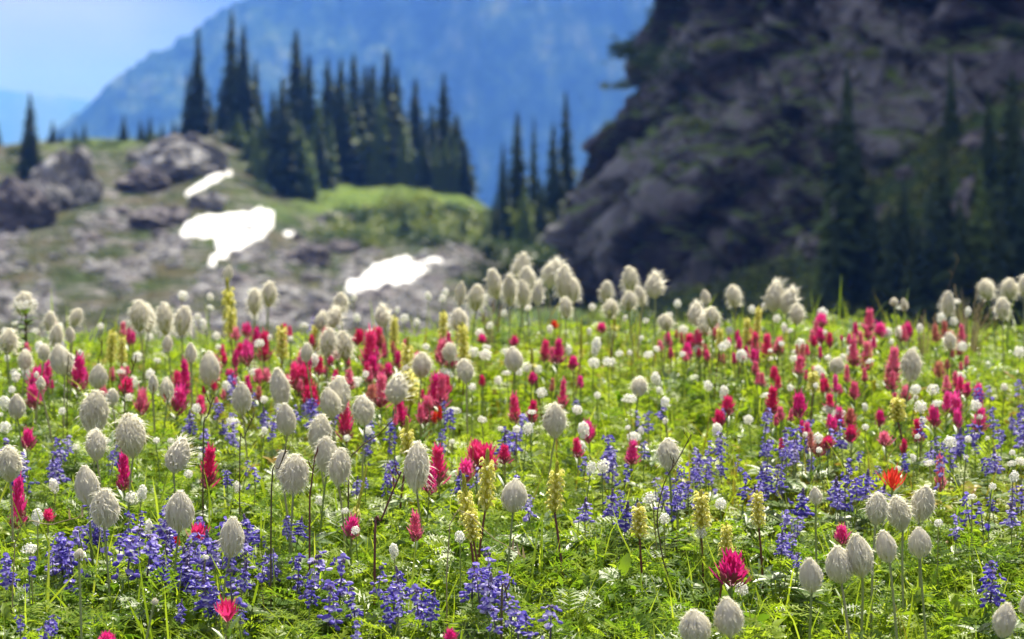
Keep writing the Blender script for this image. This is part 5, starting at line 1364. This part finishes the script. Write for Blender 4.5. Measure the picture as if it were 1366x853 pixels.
def dry_tuft(u, v, h, w, d, label):
    foot = at(u, v, d); foot.z = float(soil(foot.x, foot.y)) - 0.01
    r = random.Random(int(u)); b = MB()
    top = at(u, v - h, d).z - foot.z
    for k in range(46):
        a = r.random() * 6.28; L = top * r.uniform(0.45, 1.02); sp = w / 2 * d / F * r.random() ** .5 * 1.3
        x, y = math.cos(a) * sp, math.sin(a) * sp
        pts = [(x * .3, y * .3, 0), (x * .55, y * .55, L * .5), (x, y, L * .85), (x * 1.5, y * 1.5, L)]
        b.ribbon([Vector(p) for p in pts], [.0012, .0012, .0010, .0002], Vector((-math.sin(a), math.cos(a), 0)))
        if k % 3 == 0:
            for q in range(7):
                c = Vector(pts[3]).lerp(Vector(pts[2]), q / 8); b.ball(c + Vector((r.uniform(-.003, .003), r.uniform(-.003, .003), 0)), (.0018, .0018, .004), 4, 3)
    o = b.build("dry_grass_tuft", M_straw); o.location = foot
    tag(o, label, "dry grass", "dry grass tufts on the crest")
dry_tuft(1290, 460, 78, 40, 4.75, "brown dry grass tuft standing on the crest before the dark firs")
dry_tuft(1232, 448, 34, 30, 4.75, "smaller wispy dry tuft left of the brown one")
dry_tuft(655, 440, 36, 14, 4.8, "dry brown seed stalks at the left foot of the crest cluster")

def bushy_plant(u, v, h, w, d, label):
    r = random.Random(5)
    foot = at(u, v + h / 2, d); foot.z = float(soil(foot.x, foot.y)) - 0.01
    root = empty("bushy_plant", foot)
    H = at(u, v - h / 2, d).z - foot.z
    b = MB(); b.tube([(0, 0, 0), (0.004, 0, H * .5), (0, 0, H)], [.004, .003, .0015], 6, 0); b.build("stem", M_stem_red, root)
    b = MB()
    for k in range(60):
        a = GA * k; t = 0.25 + 0.75 * k / 60
        leaf_blade(b, (0, 0, H * t), (math.cos(a), math.sin(a), r.uniform(0.1, 0.9)), w / 2 * d / F * r.uniform(.6, 1.1) * (1.25 - .6 * t), 0.0085, 0, 0.15, 0.25, 4)
    b.build("leaf", M_leaf, root)
    b = MB()
    for k in range(80):
        a = r.random() * 6.28; q = r.random() ** .5 * .022
        b.ball((math.cos(a) * q, math.sin(a) * q, H * 1.02 + r.uniform(-.006, .008)), .0022, 5, 4)
    b.build("flower_head", M_white, root)
    tag(root, label, "leafy plant")
bushy_plant(34, 462, 100, 60, 4.2, "bushy plant with round leaves and a white top at the left crest")

def broad_leaf_plant(u, v, w, d, label):
    foot = at(u, v, d); foot.z = float(soil(foot.x, foot.y))
    root = empty("broad_leaf_plant", foot)
    for k, (a, L) in enumerate([(0.3, .034), (2.2, .038), (3.7, .03), (5.2, .036), (1.2, .028)]):
        b = MB(); leaf_blade(b, (0, 0, .085), (math.cos(a), math.sin(a), .45), L, .013, 0, .25, .4, 6)
        b.tube([(0, 0, 0), (0, 0, .085)], .001, 4, 0, False)
        b.build("leaf", M_broad, root)
    tag(root, label, "leafy plant", "broad leaved plants in the turf")
M_broad = petal_mat("glossy broad leaf", [(0, (0.02, 0.07, 0.02)), (1, (0.05, 0.12, 0.03))], 0.25, 'object', 0.12, 0.3)
broad_leaf_plant(482, 775, 50, 2.42, "dark glossy broad leaved rosette between the low lupines")
broad_leaf_plant(1290, 735, 60, 2.46, "broad pointed leaves right of the single egg seedhead")
def fern_frond(u, v, d, L, az, label):
    foot = at(u, v, d); b = MB()
    foot.z = float(soil(foot.x, foot.y)) + .06
    for k in range(13):
        f = (k + 1) / 13; c = Vector((math.cos(az), math.sin(az), 1.2)).normalized() * L * f
        ww = L * .34 * math.sin(PI * (0.15 + .83 * f)) + .001
        for s_ in (-1, 1):
            leaf_blade(b, c, (-math.sin(az) * s_, math.cos(az) * s_, .15), ww, .0022, 0, .1, .15, 3)
    b.tube([(0, 0, -.07), (0, 0, 0), Vector((math.cos(az), math.sin(az), 1.2)).normalized() * L], .0008, 4, 0)
    o = b.build("fern_frond", M_fern); o.location = foot
    tag(o, label, "fern", "small fern fronds in the turf")
M_fern = petal_mat("yellow green fern", [(0, (0.24, 0.34, 0.02)), (1, (0.34, 0.42, 0.03))], 0.5, 'island')
fern_frond(462, 765, 2.46, .055, 1.3, "yellow green fern frond below the leaning red stem")
fern_frond(650, 790, 2.42, .05, 0.6, "pale fern frond behind the low lupines by the white egg's stem")
# ------------------------------------------------------------------ the leaf carpet (nobody could count it)
def proto(fn, n, seed):
    out = []
    for k in range(n):
        b = MB(); fn(b, random.Random(seed + k))
        V = np.array(b.v, np.float32)
        Fq = []
        for f in b.f:
            f = list(f)
            Fq.append(f if len(f) == 4 else f + [f[-1]])
        out.append((V, np.array(Fq, np.int64)))
    return out
def scatter(name, label, protos, mats, pts, size, tilt, seed, face_u=None):
    """one mesh of many small leaves; pts (n,3)"""
    r = np.random.default_rng(seed)
    n = len(pts)
    which = r.integers(0, len(protos), n)
    VV, FF, MI, off = [], [], [], 0
    for k, (V, Fq) in enumerate(protos):
        idx = np.where(which == k)[0]
        if not len(idx): continue
        m = len(idx)
        a = r.uniform(0, 2 * PI, m); tx = r.normal(0, tilt, m); ty = r.normal(0, tilt, m)
        s = size * r.uniform(0.65, 1.35, m)
        ca, sa = np.cos(a), np.sin(a)
        X = V[None, :, 0] * ca[:, None] - V[None, :, 1] * sa[:, None]
        Y = V[None, :, 0] * sa[:, None] + V[None, :, 1] * ca[:, None]
        Z = np.broadcast_to(V[None, :, 2], X.shape)
        X2 = X * np.cos(ty)[:, None] + Z * np.sin(ty)[:, None]; Z2 = -X * np.sin(ty)[:, None] + Z * np.cos(ty)[:, None]
        Y2 = Y * np.cos(tx)[:, None] - Z2 * np.sin(tx)[:, None]; Z3 = Y * np.sin(tx)[:, None] + Z2 * np.cos(tx)[:, None]
        P = np.stack([X2, Y2, Z3], -1) * s[:, None, None] + pts[idx][:, None, :]
        VV.append(P.reshape(-1, 3)); FF.append((Fq[None] + (np.arange(m) * len(V))[:, None, None] + off).reshape(-1, 4))
        MI.append(np.repeat(mats_pick(pts[idx], r, len(mats)), len(Fq)))
        off += m * len(V)
    V = np.concatenate(VV); Fq = np.concatenate(FF)
    me = np_mesh_mixed(name, V, Fq, mats, np.concatenate(MI))
    o = link(name, me)
    tag(o, label, kind="stuff")
    return o
def mats_pick(p, r, n):
    f = fbm(p[:, 0] * 2.2, p[:, 1] * 2.2, 0, 17, 3) * 0.9 + r.normal(0, 0.35, len(p))
    return np.clip(((f + 0.9) / 1.8 * n).astype(int), 0, n - 1)
def np_mesh_mixed(name, V, Fq, mats, mi):
    """quads with repeated last corner become triangles"""
    tri = Fq[:, 2] == Fq[:, 3]
    cnt = np.where(tri, 3, 4)
    start = np.concatenate([[0], np.cumsum(cnt)[:-1]])
    keep = np.ones(Fq.shape, bool); keep[tri, 3] = False
    me = bpy.data.meshes.new(name)
    me.vertices.add(len(V)); me.vertices.foreach_set("co", V.astype(np.float32).ravel())
    idx = Fq[keep]
    me.loops.add(len(idx)); me.loops.foreach_set("vertex_index", idx.astype(np.int32))
    me.polygons.add(len(Fq)); me.polygons.foreach_set("loop_start", start.astype(np.int32))
    for m in mats: me.materials.append(m)
    me.polygons.foreach_set("material_index", mi.astype(np.int32))
    me.polygons.foreach_set("use_smooth", np.ones(len(Fq), bool))
    me.update(calc_edges=True)
    return me
def meadow_points(n, seed, lo, hi, v_lo=None, dens=None):
    """points through the carpet's depth over the part of the meadow that can be seen, and some way beside it"""
    r = np.random.default_rng(seed)
    y = r.uniform(1.95, 5.6, n * 3)
    y = y[r.random(n * 3) < (0.35 + 0.65 * (2.4 / np.maximum(y, 2.4)) ** 1.2)]
    x = r.uniform(-0.30, 0.30, len(y)) * y
    if dens is not None:
        k = r.random(len(y)) < dens(x, y)
        x, y = x[k], y[k]
    x, y = x[:n], y[:n]
    z = soil(x, y) + r.uniform(lo, hi, len(x)) * (1 + 0.32 * np.clip(np.minimum((y - 2.0) / 0.5, (4.7 - y) / 0.5), 0, 1))
    return np.stack([x, y, z], 1)
def lf(name, a, b, c, trans=0.62, gloss=0.02, tint=(1.0, 1.0, 0.55), rough=0.38):
    return petal_mat(name, [(0, a), (0.55, b), (1, c)], trans, 'island', gloss, rough, tint)
G_deep = lf("deep green leaves", (0.08, 0.16, 0.016), (0.15, 0.265, 0.022), (0.24, 0.37, 0.035))
G_mid = lf("fresh green leaves", (0.18, 0.28, 0.02), (0.29, 0.41, 0.028), (0.38, 0.49, 0.06))
G_lime = lf("lime green leaves", (0.22, 0.31, 0.02), (0.33, 0.43, 0.03), (0.42, 0.50, 0.08))
G_grey = lf("grey green leaves", (0.11, 0.18, 0.07), (0.17, 0.25, 0.11), (0.30, 0.38, 0.20), 0.4, 0.05, (0.9, 1.0, 0.6), 0.3)
G_gold = lf("yellowing leaves", (0.28, 0.26, 0.03), (0.34, 0.30, 0.06), (0.30, 0.18, 0.07), 0.4)

def p_feather(b, r):
    L = r.uniform(0.045, 0.06); d = Vector((1, 0, r.uniform(0.2, 0.9))).normalized()
    n = 7
    for k in range(n):
        f = (k + 1.0) / n; c = d * L * f - Vector((0, 0, 0.4 * L * f * f))
        ww = L * 0.42 * math.sin(PI * (0.20 + 0.76 * f)) + 0.002
        for sg in (-1, 1):
            dd = Vector((0.65, sg * 0.8, r.uniform(-.15, .3))).normalized()
            e = c + dd * ww; m = c + dd * ww * .55
            s = Vector((-dd.y, dd.x, 0)) * 0.0016
            b.add([c, m - s, e, m + s], [(0, 1, 2, 3)])
            for q in (-1, 1):
                t2 = (dd * .6 + Vector((-dd.y, dd.x, 0)) * q * .8) * ww * .42
                o = m; s2 = Vector((-t2.y, t2.x, 0)).normalized() * 0.0011
                b.add([o, o + t2 * .5 - s2, o + t2, o + t2 * .5 + s2], [(0, 1, 2, 3)])
def p_blade(b, r):
    L = r.uniform(0.07, 0.13); bend = r.uniform(0.1, 0.9); w = r.uniform(0.0006, 0.0013)
    pts = [Vector((bend * L * f * f * .6, 0, L * f - bend * L * .35 * f ** 3)) for f in (0, .35, .7, 1)]
    b.ribbon(pts, [w, w, w * .8, w * .1], Vector((0, 1, 0)))
def p_broad(b, r):
    for k in range(r.choice([1, 2, 3])):
        a = r.random() * 6.28
        leaf_blade(b, (0, 0, 0), (math.cos(a), math.sin(a), r.uniform(.1, .8)), r.uniform(.018, .034), r.uniform(.004, .007), 0, .3, .4, 3)
def p_palm(b, r):
    n = r.choice([6, 7, 8])
    for k in range(n):
        a = 2 * PI * k / n + r.uniform(-.15, .15)
        leaf_blade(b, (0, 0, 0), (math.cos(a), math.sin(a), r.uniform(.0, .5)), r.uniform(.017, .027), r.uniform(.0028, .0042), 0, .55, .15, 2)
def patch(s, lo, hi):
    return lambda x, y: np.clip((fbm(x * 1.6, y * 1.6, 0, s, 3) - lo) / (hi - lo), 0.06, 1)
scatter("undergrowth", "feathery bright green leaves carpeting the meadow", proto(p_feather, 7, 900), [G_deep, G_mid, G_mid, G_lime], meadow_points(38000, 1, 0.02, 0.125), 0.8, 0.35, 1)
scatter("undergrowth", "small pointed leaves filling the meadow carpet", proto(p_broad, 8, 920), [G_deep, G_mid, G_mid, G_lime, G_gold], meadow_points(26000, 2, 0.0, 0.12), 0.8, 0.5, 2)
scatter("undergrowth", "silvery fingered lupine leaves spread through the meadow", proto(p_palm, 7, 940), [G_grey, G_grey, G_mid], meadow_points(6500, 3, 0.04, 0.115, dens=patch(23, -0.3, 0.3)), 1.0, 0.4, 3)
scatter("grass", "fine green grass blades standing through the flowers", proto(p_blade, 9, 960), [G_mid, G_lime, G_mid, G_lime, G_gold], meadow_points(24000, 4, 0.0, 0.075), 1.0, 0.35, 4)

# ------------------------------------------------------------------ labels: each plant by its look and its place beside a landmark
LM = [f for f in FLOW if f['lm']]
used = set()
for f in LM:
    t = f['lm'][4:]
    f['o']["label"] = t if len(t.split()) > 5 or f['kind'] in t else f"{t}, {f['kind']}"
NTH = ["nearest", "second", "third", "fourth", "fifth", "sixth", "seventh", "eighth", "ninth", "tenth", "eleventh", "twelfth", "thirteenth", "fourteenth", "fifteenth", "sixteenth", "seventeenth", "eighteenth", "nineteenth", "twentieth"]
buckets = {}
for f in FLOW:
    if f['lm']: continue
    best = min(LM, key=lambda q: (q['u'] - f['u']) ** 2 + (q['v'] - f['v']) ** 2)
    du, dv = f['u'] - best['u'], f['v'] - best['v']
    side = ("right of" if du > 0 else "left of") if abs(du) > abs(dv) else ("below" if dv > 0 else "above")
    buckets.setdefault((f['adj'], f['kind'], side, best['lm']), []).append((du * du + dv * dv, f))
for (adj, kind, side, lm), fs in buckets.items():
    fs.sort(key=lambda t: t[0])
    for k, (_, f) in enumerate(fs):
        pos = side if len(fs) == 1 else f"{NTH[min(k, 19)]} {side}"
        f['o']["label"] = f"{adj} {kind} {pos} {lm}"

# things of one look that still stand in a row of their own: told apart by their order from the left
twins = {}
for o in list(SC.objects):
    if o.parent is None and o.get("category"):
        twins.setdefault(o["label"], []).append(o)
for lab, os_ in twins.items():
    if len(os_) > 1:
        os_.sort(key=lambda o: o.location.x / o.location.y)
        for k, o in enumerate(os_):
            o["label"] = f"{lab}, {ORD[k]}" + (" of all" if k == 0 else " from left")
